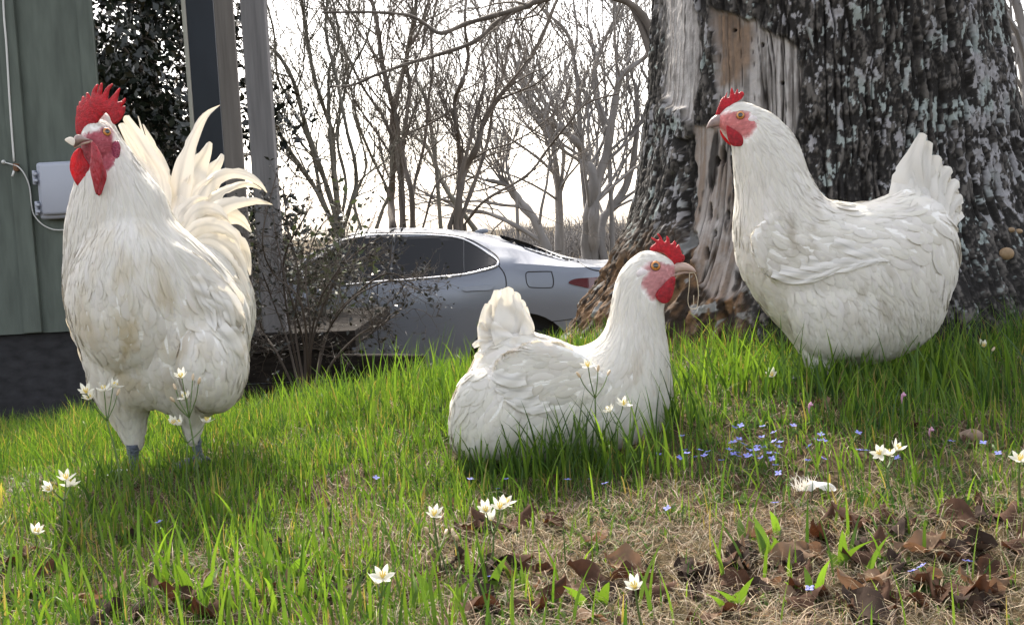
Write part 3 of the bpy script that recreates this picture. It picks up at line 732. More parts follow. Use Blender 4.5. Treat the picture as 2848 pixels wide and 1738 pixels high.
bare_tree('bare_tree', [st([(800, 1360), (790, 1200), (800, 1000), (800, 700), (830, 550), (870, 400), (900, 250), (930, 100), (940, -20)], 15, 6),
    st([(860, 1360), (850, 1100), (840, 900), (820, 750), (800, 640), (770, 520), (740, 400), (720, 250), (700, 100), (660, -30)], 13, 7),
    st([(920, 1360), (910, 1150), (870, 980), (860, 850), (890, 640), (900, 500), (880, 330), (960, 180), (1000, 50), (1030, -30)], 11, 4),
    st([(915, 1250), (930, 1100), (990, 850), (1010, 620), (1040, 400), (1030, 200), (1060, 0)], 8, 3), st([(820, 900), (740, 700), (620, 520), (500, 280), (420, 120), (380, 0)], 6, 3)], 12.5, barkA, 'bare tree with three upright brown stems above the middle of the car roof', 2, nb=14, Lb=1.1, kids=(6, 4), rscale=.78)
bare_tree('bare_tree', [st([(1180, 1350), (1200, 1150), (1230, 1020), (1300, 880), (1340, 740), (1420, 600), (1520, 480), (1620, 350), (1700, 200), (1760, 50), (1800, -40)], 15, 5),
    st([(1140, 1350), (1190, 1200), (1200, 950), (1180, 750), (1170, 600), (1210, 500), (1250, 350), (1230, 150), (1240, -20)], 11, 4),
    st([(1210, 1300), (1320, 1000), (1380, 780), (1400, 600), (1450, 480), (1500, 250), (1560, 60)], 9, 3), st([(1190, 1100), (1260, 850), (1290, 700), (1350, 480), (1330, 250), (1380, 40)], 8, 3),
    st([(1230, 1340), (1350, 1200), (1600, 1050), (1720, 900), (1840, 750), (1960, 620), (2150, 560)], 6, 3), st([(980, 1360), (1060, 1100), (1170, 1040), (1320, 950), (1480, 900), (1640, 860)], 5, 2)], 12.0, barkA, 'bare brown tree leaning to the right with long forked stems above the car', 3, nb=14, Lb=1.1, kids=(6, 4), rscale=.78)
bare_tree('bare_tree', [st([(2500, 1300), (2420, 600), (2300, 100), (2000, -40), (1690, 0), (1600, 40), (1480, 75), (1250, 140), (1090, 200), (1000, 150), (900, 95), (700, 75), (500, 75)], 12, 3),
    st([(2400, 500), (2200, 0), (1900, -60), (1620, 20), (1430, 130), (1290, 250), (1050, 335), (880, 385), (700, 450), (560, 510), (430, 520)], 10, 3)], 9.5, barkA, 'tree beyond the old trunk sending long arching limbs across the top of the sky', 4, nb=7, Lb=.8, kids=(4, 3), up=.1, base=False)
bare_tree('bare_tree', [st([(1960, 1500), (1970, 1300), (2000, 1080), (1950, 950), (1900, 850), (1760, 740), (1600, 620), (1540, 560)], 34, 8),
    st([(2000, 1500), (2000, 1300), (2020, 1100), (2080, 900), (2130, 600), (2170, 450), (2300, 350), (2330, 300)], 32, 8),
    st([(2040, 1450), (2060, 1300), (2150, 1200), (2230, 1000), (2260, 700), (2250, 500)], 26, 10), st([(1920, 880), (1910, 600), (1890, 400), (1840, 200), (1700, 60), (1640, -40)], 14, 5), st([(2090, 850), (2000, 500), (2060, 250), (2140, 100), (2100, -40)], 13, 5)], 24, barkC, 'large pale grey bare tree with thick forked trunk just left of the old trunk', 5, nb=14, Lb=2.6, kids=(6, 5), rscale=.58)
bare_tree('bare_tree', [st([(1790, 1500), (1790, 1200), (1770, 950), (1740, 780), (1700, 580)], 20, 6), st([(1800, 1150), (1820, 900), (1750, 760), (1830, 450), (1900, 250), (1880, 0)], 11, 4), st([(1780, 1050), (1660, 940), (1500, 830), (1380, 760)], 10, 4)], 27, barkC, 'slim grey bare tree with a broken top standing behind the car trunk lid', 6, nb=12, Lb=2.6, kids=(6, 5), rscale=.58)
bare_tree('bare_tree', [st([(1720, 1480), (1640, 1300), (1560, 1200), (1500, 1120), (1430, 1090), (1360, 1075)], 26, 8), st([(1700, 1450), (1500, 1330), (1350, 1270), (1210, 1260), (1150, 1220), (1050, 1170)], 14, 6), st([(1540, 1170), (1480, 1000), (1490, 850), (1430, 700), (1350, 560)], 9, 4)], 21, barkC, 'low leaning grey tree with branches bending to the left over the car boot', 7, nb=12, Lb=2.0, kids=(6, 5), rscale=.58)
bare_tree('bare_tree', [st([(1290, 1370), (1130, 1150), (1060, 1000), (1000, 880), (880, 780)], 9, 4), st([(1060, 1000), (1030, 800), (1000, 620), (940, 480)], 6, 3), st([(700, 1370), (740, 1250), (770, 1150), (680, 950), (600, 760), (560, 600)], 6, 3), st([(610, 1370), (570, 1200), (640, 1000), (600, 800), (560, 650), (580, 480)], 5, 2)], 15, barkB, 'thin bare sapling crossing behind the upright stems in the middle', 8, nb=9, Lb=1.3, kids=(6, 4))
bare_tree('bare_tree', [([(2860, 1000), (2870, 500), (2850, 150), (2790, 110), (2700, 60)], 30, 12), ([(2870, 300), (2840, 60), (2800, -60)], 16, 8)], 16, barkC, 'grey bare tree showing at the right edge beyond the old trunk', 9, nb=12, Lb=2.0)
# far woods: one mass
rg = random.Random(11); tw = Twigs()
for i in range(1100):
    Yw = rg.uniform(42, 60); px = rg.uniform(1380, 2100) if rg.random() < .7 else rg.uniform(600, 3100); p = at(px, 640, Yw); p[2] = -1.1
    H = rg.uniform(.5, 1.5) * (1 if px > 1380 else .6)
    grow(tw, p, (rg.gauss(0, .25), 0, 1), H, .035, 0, rg, .3, .14, (5,), 3)
o = tw.build('woods', mat('far_twigs', (.15, .14, .135), .9)); o['kind'] = 'stuff'; tag(o, 'low grey mass of bare far-off woods behind the car', 'woods')

# evergreen behind the house corner
def leafcloud(cs, n, size, rg, flat=.0):
    """leaf-sized faces in clumps; cs = list of (centre, radii)"""
    cen = np.empty((n, 3)); 
    w = np.array([r[0] * r[1] * r[2] for c, r in cs]); pick = rg.choice(len(cs), n, p=w / w.sum())
    u = rg.normal(size=(n, 3)); u /= np.linalg.norm(u, axis=1)[:, None]; u *= rg.random((n, 1)) ** .45
    C_ = np.array([c for c, r in cs])[pick]; R_ = np.array([r for c, r in cs])[pick]; cen = C_ + u * R_
    d = rg.normal(size=(n, 3)); d[:, 2] -= .3; d /= np.linalg.norm(d, axis=1)[:, None]
    s_ = np.cross(d, rg.normal(size=(n, 3))); s_ /= np.linalg.norm(s_, axis=1)[:, None]; nn = np.cross(d, s_)
    L = size * rg.uniform(.6, 1.3, (n, 1)); wv = L * rg.uniform(.2, .3, (n, 1))
    V = np.stack([cen - d * L * .5, cen + s_ * wv - nn * wv * .3, cen + d * L * .5, cen - s_ * wv - nn * wv * .3, cen], 1)
    F = np.array([[0, 1, 4, 3], [1, 2, 3, 4]]); F = (np.arange(n)[:, None, None] * 5 + F[None]).reshape(-1, 4)
    return V.reshape(-1, 3), F
nrg = np.random.default_rng(5)
leafD = mat('dark_leaf', (.010, .015, .008), .25, noise=(5, .4, 3, (1, 1, 1)))
ce = at(420, 170, 9.5); ev = thing('evergreen_tree', (ce[0], 9.5, -1.02), 'dense dark evergreen tree filling the gap between house corner and navy panel', 'tree')
cs = [(ce + np.array([nrg.normal() * .5, nrg.normal() * .6, nrg.uniform(-2.4, 1.7)]), (.45, .6, .42)) for _ in range(76)]
V, F = leafcloud(cs, 27000, .085, nrg); adopt(ev, mk('crown', V, F, leafD, smooth=False))
b = MB(); b.tube([(ce[0], 9.5, -1.1), (ce[0] + .05, 9.5, 0), (ce[0], 9.5, 1.6), (ce[0] - .05, 9.5, 3.0)], [.12, .1, .07, .03], 10)
for i in range(26):
    z_ = nrg.uniform(-.4, 2.6); a = nrg.uniform(0, 6.28); b.tube([(ce[0], 9.5, z_), (ce[0] + .4 * math.cos(a), 9.5 + .4 * math.sin(a), z_ + .2), (ce[0] + .85 * math.cos(a), 9.5 + .85 * math.sin(a), z_ + .3)], [.03, .02, .006], 5)
adopt(ev, b.build('trunk', barkA))

# shrub by the porch
rg = random.Random(21); tw = Twigs(); ms = Twigs(); YS = 4.75; tips = []
def shrub_stem(px0, py0, pts, r, nb, L, fan=.9):
    P = spline([list(at(x, y, YS + rg.gauss(0, .12))) for x, y in pts], 4); ms.add(P, np.linspace(r, r * .4, len(P)), 6)
    for _ in range(nb):
        i = rg.randrange(len(P) // 4, len(P) - 1); dd = P[i + 1] - P[i]; dd /= np.linalg.norm(dd)
        a = np.array([rg.gauss(0, 1), rg.gauss(0, .8), rg.gauss(0, .6)]); a /= np.linalg.norm(a)
        s0_ = len(tw.V); grow(tw, P[i], dd * .6 + a * fan, L * rg.uniform(.5, 1.2), r * .32, 0, rg, .12, .3, (5, 3), 3)
        for v in tw.V[s0_:]: tips.extend([v[-1], v[len(v) // 2]] if rg.random() < .8 else [v[-1]])
for px0, pts in [(840, [(850, 1095), (845, 960), (815, 850), (785, 740), (765, 640), (755, 560)]), (850, [(855, 1095), (862, 900), (850, 760), (880, 650), (920, 600)]),
                 (870, [(875, 1090), (900, 950), (960, 850), (1030, 800), (1100, 780), (1170, 810)]), (870, [(872, 1090), (920, 900), (1000, 810), (1080, 760), (1150, 790)]),
                 (830, [(835, 1095), (800, 950), (760, 840), (730, 760)]), (860, [(862, 1090), (870, 940), (940, 760), (1010, 690), (1060, 660)]),
                 (845, [(848, 1090), (820, 900), (830, 760), (800, 640), (790, 530)]), (820, [(825, 1095), (770, 980), (730, 920), (715, 860)]),
                 (880, [(880, 1090), (930, 1000), (1000, 930), (1060, 900), (1110, 870)]), (840, [(842, 1090), (800, 880), (790, 720), (850, 600), (870, 560)]), (850, [(852, 1090), (880, 860), (960, 720), (1000, 620)]),
                 (860, [(858, 1090), (840, 850), (760, 760), (730, 660), (770, 480)])]:
    shrub_stem(px0, 1090, pts, .006, 14, .24)
shr = thing('shrub', gnd(850, 1120), 'sparse twiggy dark shrub with small leaves growing in front of the porch and car', 'shrub')
barkS = mat('shrub_bark', (.055, .042, .032), .85)
ms.build('stem', barkS, shr); tw.build('twigs', barkS, shr)
tips = np.array(tips); tips = tips[nrg.permutation(len(tips))[:1900]]
V, F = leafcloud([(np.zeros(3), (1, 1, 1))], len(tips), .023, nrg); V = V.reshape(-1, 5, 3); V = V - V[:, :1] + tips[:, None] 
adopt(shr, mk('leaves', V.reshape(-1, 3), F, mat('shrub_leaf', (.020, .021, .016), .35, noise=(20, .4, 2, (1, 1, 1)), trans=.1), smooth=False))
# a low leafy bush behind it, catching light
bp_ = at(730, 640, 6.4); lb = thing('bush', (bp_[0], 6.4, float(hgt(bp_[0], 6.4))), 'olive green leafy bush behind the shrub beside the right porch post', 'bush')
rg = random.Random(31); tw = Twigs(); tp = []
for i in range(14):
    p = np.array([bp_[0] + rg.gauss(.1, .2), 6.4 + rg.gauss(0, .2), float(hgt(bp_[0], 6.4))]); s0_ = len(tw.V); grow(tw, p, (rg.gauss(0.05, .22), rg.gauss(0, .2), 1), rg.uniform(.75, 1.25), .009, 0, rg, .3, .15, (6, 3), 5)
    for v in tw.V[s0_ + 1:]: tp.append(v[-1])
tw.build('stems', barkB, lb); tp = np.array(tp); tp = np.vstack([tp] * 3) + nrg.normal(size=(3 * len(tp), 3)) * .04
V, F = leafcloud([(np.zeros(3), (1, 1, 1))], len(tp), .06, nrg); V = V.reshape(-1, 5, 3); V = V - V[:, :1] + tp[:, None]
adopt(lb, mk('leaves', V.reshape(-1, 3), F, mat('olive_leaf', (.055, .072, .028), .4, noise=(8, .4, 2, (1, 1, 1)), trans=.3), smooth=False))

# ------------------------------------------------------------------ the birds
def feather_mat(name, trans, warm):
    m = bpy.data.materials.new(name); m.use_nodes = True; t = m.node_tree; N = t.nodes; L = t.links; b = N['Principled BSDF']
    b.inputs['Roughness'].default_value = .75; b.inputs['Specular IOR Level'].default_value = .25; b.inputs['Sheen Weight'].default_value = .12
    a = N.new('ShaderNodeAttribute'); a.attribute_name = 'tint'; L.new(a.outputs['Color'], b.inputs['Base Color'])
    tr = N.new('ShaderNodeBsdfTranslucent'); mm = N.new('ShaderNodeMix'); mm.data_type = 'RGBA'; mm.blend_type = 'MULTIPLY'; mm.inputs[0].default_value = 1
    L.new(a.outputs['Color'], mm.inputs[6]); mm.inputs[7].default_value = (*warm, 1); L.new(mm.outputs[2], tr.inputs[0])
    mx = N.new('ShaderNodeMixShader'); mx.inputs[0].default_value = trans; L.new(b.outputs[0], mx.inputs[1]); L.new(tr.outputs[0], mx.inputs[2]); L.new(mx.outputs[0], N['Material Output'].inputs[0])
    return m
fm_body = feather_mat('white_plumage', .24, (1, .93, .82)); fm_tail = feather_mat('white_tail_feather', .24, (1, .90, .74))
def skin_body_mat():
    m = bpy.data.materials.new('bird_skin_and_down'); m.use_nodes = True; t = m.node_tree; N = t.nodes; L = t.links; b = N['Principled BSDF']
    a = N.new('ShaderNodeAttribute'); a.attribute_name = 'tint'; L.new(a.outputs['Color'], b.inputs['Base Color']); b.inputs['Roughness'].default_value = .6
    tc = N.new('ShaderNodeTexCoord'); mp = N.new('ShaderNodeMapping'); mp.inputs['Scale'].default_value = (140, 140, 420); L.new(tc.outputs['Object'], mp.inputs[0])
    nz = N.new('ShaderNodeTexNoise'); nz.inputs['Scale'].default_value = 1; nz.inputs['Detail'].default_value = 4; L.new(mp.outputs[0], nz.inputs[0])
    bp = N.new('ShaderNodeBump'); bp.inputs['Strength'].default_value = .5; bp.inputs['Distance'].default_value = .003; L.new(nz.outputs[0], bp.inputs['Height']); L.new(bp.outputs[0], b.inputs['Normal'])
    return m
bodym = skin_body_mat()
combm = mat('red_comb', (.40, .010, .022), .42, noise=(160, .35, 4, (1, 1, 1)), trans=.28, tcol=(1.5, .7, .7), bump=(420, .5, (1, 1, 1)), sss=.1)
wattm = mat('red_wattle', (.44, .010, .020), .4, noise=(120, .25, 4, (1, 1, .6)), trans=.42, tcol=(1.7, .8, .8), bump=(260, .5, (1, 1, .5)))
dwatt = mat('dark_red_wattle', (.34, .016, .028), .38, noise=(120, .3, 4, (1, 1, .4)), bump=(240, .6, (1, 1, .3)))
beakm = mat('horn_beak', (.42, .30, .25), .4, noise=(60, .2, 3, (1, 1, 2)))
beakd = mat('grey_beak', (.27, .20, .185), .38, noise=(60, .25, 3, (1, 1, 2)))
lobem = mat('white_earlobe', (.66, .60, .60), .5, noise=(120, .1, 3, (1, 1, 1)))
lober = mat('purple_red_earlobe', (.30, .045, .09), .25, noise=(300, .35, 4, (1, 1, 1)), bump=(300, .7, (1, 1, 1)))
eye_o = mat('orange_iris', (.50, .20, .05), .12, noise=(900, .3, 2, (1, 1, 1))); eye_p = mat('black_pupil', (.004, .004, .004), .05, coat=1); eye_r = mat('eye_rim', (.10, .035, .03), .5)
shank = mat('blue_grey_shank', (.11, .13, .17), .5, noise=(90, .4, 3, (1, 1, 2.5)), bump=(160, .8, (1, 1, 3)))
claw = mat('horn_claw', (.25, .21, .18), .4)
WHITE = np.array([.79, .775, .735])

def mkbody(name, pieces, skin_polys, parent, vox=.003, smooth=8, skincol=(.50, .10, .11), stain=None):
    o = remesh(pieces, vox, smooth, name); me = o.data
    V, N = meshdata(me); px, py = proj(V)
    tint = np.tile(WHITE, (len(V), 1)); m = np.zeros(len(V))
    for poly, w in skin_polys: m = np.maximum(m, sstep(-2.2 * w, 2.2 * w, polydist(spline(poly, 3, True), px, py) + (fbm(V * 260, 3, 23) - .5) * 16))
    nn = fbm(V * 330, 3, 3)
    n2_ = fbm(V * np.array([160, 160, 520]), 3, 13); sk = np.array(skincol) * (.35 + .75 * nn[:, None] + .65 * n2_[:, None]); sk = sk + np.clip(nn - .55, 0, 1)[:, None] * np.array([.25, .22, .24])
    tint = tint * (1 - m[:, None]) + sk * m[:, None]
    setcol(me, 'tint', tint); me.materials.clear(); me.materials.append(bodym); o.parent = parent; o.matrix_parent_inverse = Matrix.Translation(-parent.location)
    o.name = name; me.name = name
    bvh = BVHTree.FromPolygons([tuple(v) for v in V], [tuple(p.vertices) for p in me.polygons])
    return dict(polys=[spline(p_, 3, True) for p_, _ in skin_polys], o=o, me=me, V=V, N=N, skin=m, bvh=bvh)
def hit(B, px, py):
    h = B['bvh'].ray_cast(Vector(CAM), Vector(dirs(px, py)).normalized())
    if h[0] is None: h = B['bvh'].find_nearest(Vector(at(px, py, B['V'][:, 1].mean())))
    return np.array(h[0]), np.array(h[1])

def plumage(name, B, ctl, n, seed, parent, bottom=9999, keep=None, jit=.19, mt=None, rsc=.42, tintf=None, camber=.24):
    """feathers laid over the body like shingles; ctl rows: px, py, dx, dy (direction from root to tip in the picture), length, width, lift, point"""
    rg = np.random.default_rng(seed); me = B['me']; V = B['V']; me.calc_loop_triangles()
    T = np.array([t.vertices[:] for t in me.loop_triangles]); a, b, c = V[T[:, 0]], V[T[:, 1]], V[T[:, 2]]
    area = np.linalg.norm(np.cross(b - a, c - a), axis=1); pk = rg.choice(len(T), n * 5, p=area / area.sum())
    u = rg.random((len(pk), 2)); fl = u.sum(1) > 1; u[fl] = 1 - u[fl]
    Q = a[pk] + (b - a)[pk] * u[:, :1] + (c - a)[pk] * u[:, 1:]; sk = B['skin'][T[pk, 0]]
    px, py = proj(Q); ok = (sk < .35) & (py < bottom)
    nQ = B['N'][T[pk, 0]]
    if keep is not None: ok &= ~(inpoly(keep, px, py) & (np.abs(nQ[:, 1]) < .42))
    Q, px, py = Q[ok], px[ok], py[ok]
    C = np.array(ctl, float); w = 1 / (((px[:, None] - C[:, 0]) ** 2 + (py[:, None] - C[:, 1]) ** 2) + 60) ** 1.6; w /= w.sum(1)[:, None]
    A = w @ C[:, 2:]
    cell = {}; sel = []
    for i in range(len(Q)):
        r = A[i, 3] * rsc; k = (int(Q[i, 0] / .012), int(Q[i, 1] / .012), int(Q[i, 2] / .012)); good = True
        for dx in (-1, 0, 1):
            for dy in (-1, 0, 1):
                for dz in (-1, 0, 1):
                    for j in cell.get((k[0] + dx, k[1] + dy, k[2] + dz), ()):
                        if ((Q[i] - Q[j]) ** 2).sum() < r * r: good = False; break
                    if not good: break
                if not good: break
            if not good: break
        if good:
            sel.append(i); cell.setdefault(k, []).append(i)
            if len(sel) >= n: break
    VV, NN, TT = [], [], []; near = B['bvh'].find_nearest
    RTv, UPv = Vector(RT), Vector(UP); ts = (0, .3, .6, .85, 1.0)
    for i in sel:
        dx, dy, L, Wd, lift, pt = A[i]
        p = Vector(Q[i]); h = near(p); nrm = h[1]
        ang = rg.normal() * jit; ca, sa = math.cos(ang), math.sin(ang)
        d = RTv * (dx * ca - dy * sa) - UPv * (dx * sa + dy * ca); d -= nrm * d.dot(nrm)
        if d.length < 1e-4: continue
        d.normalize(); L *= rg.uniform(.75, 1.2); Wd *= rg.uniform(.8, 1.15); lf = lift * rg.uniform(.3, 1.5); tw_ = rg.normal() * .18
        wid = (.45, .95, 1.0 - .15 * pt, .78 - .38 * pt, .30 - .25 * pt)
        tint = WHITE * (1 - .10 * rg.random() ** 2) * np.array([1, 1 - .012 * rg.random(), 1 - .05 * rg.random()])
        tprev = 0
        for k, t in enumerate(ts):
            p = p + d * (L * (t - tprev)); tprev = t
            h = near(p)
            if h[1].dot(nrm) > .66: p = h[0].copy(); nrm = h[1]; d -= nrm * d.dot(nrm); d.normalize()
            else: p = p - d * (L * (t - ts[k - 1]) * .72)
            sd = d.cross(nrm); pp = p + nrm * (.0006 + lf * .46 * t * t); wv = Wd * .5 * wid[k]
            for e in (-1, 0, 1):
                q = pp + sd * (wv * e) - nrm * (abs(e) * wv * .18) + nrm * (e * wv * tw_); VV.append(q[:])
                nq = nrm + sd * (e * camber) + d * (.20 * (t - .3)); nq.normalize(); NN.append(nq[:]); TT.append(tint)
    VV = np.array(VV); TT = np.array(TT); NN = np.array(NN); m = len(VV) // 15
    bad = np.zeros(m, bool)
    for k_ in (7, 13):
        qx, qy = proj(VV.reshape(m, 15, 3)[:, k_])
        for pl in B['polys']: bad |= polydist(pl, qx, qy) > 3
    kp = np.repeat(~bad, 15); VV, TT, NN = VV[kp], TT[kp], NN[kp]; m = len(VV) // 15
    if tintf is not None: TT = tintf(VV, TT)
    f = []
    for r in range(4):
        for e in range(2): f.append([r * 3 + e, r * 3 + e + 1, (r + 1) * 3 + e + 1, (r + 1) * 3 + e])
    F = (np.arange(m)[:, None, None] * 15 + np.array(f)[None]).reshape(-1, 4)
    o = mk(name, VV, F, mt or fm_body, cols=TT); o.data.normals_split_custom_set_from_vertices([tuple(x) for x in NN])
    o.parent = parent; o.matrix_parent_inverse = Matrix.Translation(-parent.location)
    return o

def blade(P, wid, face, camber=.25, rows=26, cols=9, seed=0, split=2, tipround=.5, rach=True, tint=None):
    """one big feather: P centre line (3-D), wid = width along it, face = the way its outside looks"""
    rg = random.Random(seed); C = resample(spline(P, 8), rows); T = np.gradient(C, axis=0); T /= np.linalg.norm(T, axis=1)[:, None]
    face = np.asarray(face, float); sd = np.cross(T, face); sd /= np.linalg.norm(sd, axis=1)[:, None]; nn = np.cross(sd, T)
    t = np.linspace(0, 1, rows); wv = np.interp(t, np.linspace(0, 1, len(wid)), wid)
    V = []; cuts = [(rg.uniform(.35, .92), rg.choice((-1, 1)), rg.uniform(.1, .35)) for _ in range(split)]
    tn = []
    base = (WHITE if tint is None else np.array(tint)) * rg.uniform(.95, 1.0)
    for i in range(rows):
        for j in range(cols):
            e = -1 + 2 * j / (cols - 1); w = wv[i] * .5
            for ct, cs_, cd in cuts:
                if cs_ * e > 0: w *= 1 - cd * max(0, 1 - abs(t[i] - ct) / .03) * abs(e)
            ripple = .0006 * math.sin(e * 23 + t[i] * 9 + seed) + .0018 * math.sin(t[i] * 14 + e * 2.1 + seed)
            V.append(C[i] + sd[i] * (w * e) - T[i] * (abs(e) ** 1.4 * w * .35) + nn[i] * (-camber * w * e * e + ripple))
            st_ = 1 - .15 * max(0, math.sin(e * 29 + t[i] * 7 + seed * 3)) ** 2 - (.17 if (rach and abs(e) < .13) else 0)
            tn.append(base * st_)
    F = [(i * cols + j, i * cols + j + 1, (i + 1) * cols + j + 1, (i + 1) * cols + j) for i in range(rows - 1) for j in range(cols - 1)]
    return np.array(V), F, np.array(tn)
def add_blade(name, parent, px_pts, Ys, wid_px, face, seed, mt=None, **k):
    Ys = np.interp(np.linspace(0, 1, len(px_pts)), np.linspace(0, 1, len(Ys)), Ys); P = [at(x, y, Y) for (x, y), Y in zip(px_pts, Ys)]
    V, F, tn = blade(P, np.array(wid_px) * Ys.mean() / FPX, face, seed=seed, **k); o = mk(name, V, F, mt or fm_tail, cols=tn); adopt(parent, o); return o
def inf_part(name, parent, px, Y, k, m, res=60, sub=4, n=None, cols=None):
    V, F = inflate(px, Y, k, res, sub, n); o = mk(name, V, F, m, cols=(np.tile(WHITE, (len(V), 1)) if cols else None)); adopt(parent, o); return o
def eye(parent, B, px, py, r):
    p, n = hit(B, px, py); v = CAM - p; v /= np.linalg.norm(v); n = n * .6 + v * .4; n /= np.linalg.norm(n)
    z = n; x = np.cross([0, 0, 1.0], z); x /= np.linalg.norm(x); y = np.cross(z, x)
    b = MB(); b.ell((0, 0, 0), (r, r, r * .75), None, 28, 18); V = np.vstack(b.v); cth = V[:, 2] / (.75 * r)
    fc = np.array([V[list(f)].mean(0) for f in b.f]); rr_ = np.hypot(fc[:, 0], fc[:, 1]) / r
    mi = np.where(fc[:, 2] < 0, 2, np.where(rr_ < .42, 1, np.where(rr_ < .84, 0, 2)))
    Vw = p - n * r * .1 + V[:, :1] * x + V[:, 1:2] * y + V[:, 2:] * z
    o = mk('eye', Vw, b.f, None, mats=[eye_o, eye_p, eye_r], midx=mi); adopt(parent, o); return o
def leg(parent, top, foot, yaw, seed, r=.0075):
    b = MB(); top = np.asarray(top); foot = np.asarray(foot)
    b.tube(spline([top, top * .5 + foot * .5 + np.array([.0, .004, 0]), foot + np.array([0, 0, .008])], 6), [r * 1.1] * 4 + [r * .85] * 5 + [r * .95] * 4, 10)
    for a, L in ((-.6, .055), (0, .068), (.6, .055), (math.pi, .03)):
        d = np.array([math.sin(yaw + a), -math.cos(yaw + a), 0]); e = foot + d * L; e[2] = float(hgt(e[0], e[1])) + .004
        m = foot + d * L * .5; m[2] = float(hgt(m[0], m[1])) + .010
        b.tube(spline([foot + np.array([0, 0, .008]), m, e], 4), np.linspace(r * .75, r * .45, 9), 8); b.tube([e, e + d * .010 - np.array([0, 0, .003])], [r * .4, r * .08], 6)
    o = b.build('leg', shank); adopt(parent, o); return o
def ellv(px, py, Y, rx, ry, rz, roty=0):
    b = MB(); c, s = math.cos(roty), math.sin(roty); b.ell(at(px, py, Y), (rx, ry, rz), np.array([[c, 0, s], [0, 1, 0], [-s, 0, c]]), 24, 16); return np.vstack(b.v), b.f

# ---- the hen standing at the trunk
CA = (1930, 220, .5716); CH = (1940, 240, .1596)
YH = 2.02
f_ = at(2300, 1035, YH); hen1 = thing('hen', (f_[0], YH, float(hgt(f_[0], YH))), 'white hen standing sideways against the old trunk, facing left with tail raised', 'hen', 'white hens')
outl = crop(*CA, [(112, 205), (122, 172), (160, 138), (215, 112), (270, 118), (330, 146), (385, 172), (430, 215), (480, 272), (510, 332), (535, 410), (560, 482), (600, 552), (640, 586), (700, 594), (790, 604), (870, 592), (960, 556), (1020, 525), (1110, 560), (1190, 610), (1240, 680), (1272, 760), (1276, 850), (1265, 940), (1240, 1020), (1222, 1090), (1205, 1150), (1160, 1230), (1080, 1300), (980, 1350), (850, 1385), (700, 1390), (560, 1380), (500, 1310), (440, 1225), (375, 1160), (300, 1062), (250, 980), (215, 900), (198, 800), (194, 700), (203, 600), (200, 500), (192, 420), (188, 345), (185, 320), (160, 290), (125, 245)])
V1 = inflate(outl, YH, .80, 120)
def bump(cpx, Y, k, crop_=CA): return inflate(crop(*crop_, cpx), Y, k, 50)
thigh = bump([(450, 980), (600, 960), (800, 900), (930, 930), (980, 1050), (960, 1200), (850, 1330), (700, 1370), (560, 1340), (470, 1200)], YH - .055, .75)
cush = bump([(860, 760), (960, 640), (1080, 590), (1190, 640), (1250, 740), (1255, 860), (1220, 980), (1120, 1020), (1000, 980), (920, 900)], YH - .03, .8)
wing0 = bump([(280, 760), (360, 670), (500, 620), (640, 650), (780, 730), (880, 810), (940, 885), (830, 895), (700, 930), (520, 980), (400, 985), (310, 900)], YH - .070, .20)
face = crop(*CH, [(330, 500), (520, 450), (620, 420), (760, 400), (880, 435), (930, 520), (1030, 560), (1045, 620), (1025, 720), (900, 870), (800, 910), (600, 900), (420, 780), (300, 730), (300, 560)])
SHR = lambda P, cx, cy, f: [(cx + (x - cx) * f, cy + (y - cy) * f) for x, y in P]
tail1 = inflate(crop(*CA, SHR([(985, 540), (1010, 460), (1035, 380), (1060, 310), (1088, 268), (1113, 257), (1136, 272), (1150, 345), (1195, 382), (1225, 430), (1250, 470), (1283, 522), (1302, 585), (1300, 620), (1302, 655), (1275, 710), (1230, 790), (1100, 820), (1000, 680)], 1080, 690, .88)), YH, .36, 70)
legs1 = [bump([(520, 1270), (690, 1330), (670, 1420), (625, 1462), (575, 1450), (535, 1380)], YH - .05, .8), bump([(660, 1300), (830, 1330), (800, 1420), (750, 1462), (700, 1440), (670, 1380)], YH + .05, .8)]
B1 = mkbody('body', [V1, thigh, cush, wing0, tail1] + legs1, [(face, 4)], hen1, skincol=(.44, .125, .12))
ctl = []   # px, py, dx, dy, length, width, lift, point
def C(cr, x, y, dx, dy, L, Wd, lift, pt):
    l = math.hypot(dx, dy); return (cr[0] + x * cr[2], cr[1] + y * cr[2], dx / l, dy / l, L, Wd, lift, pt)
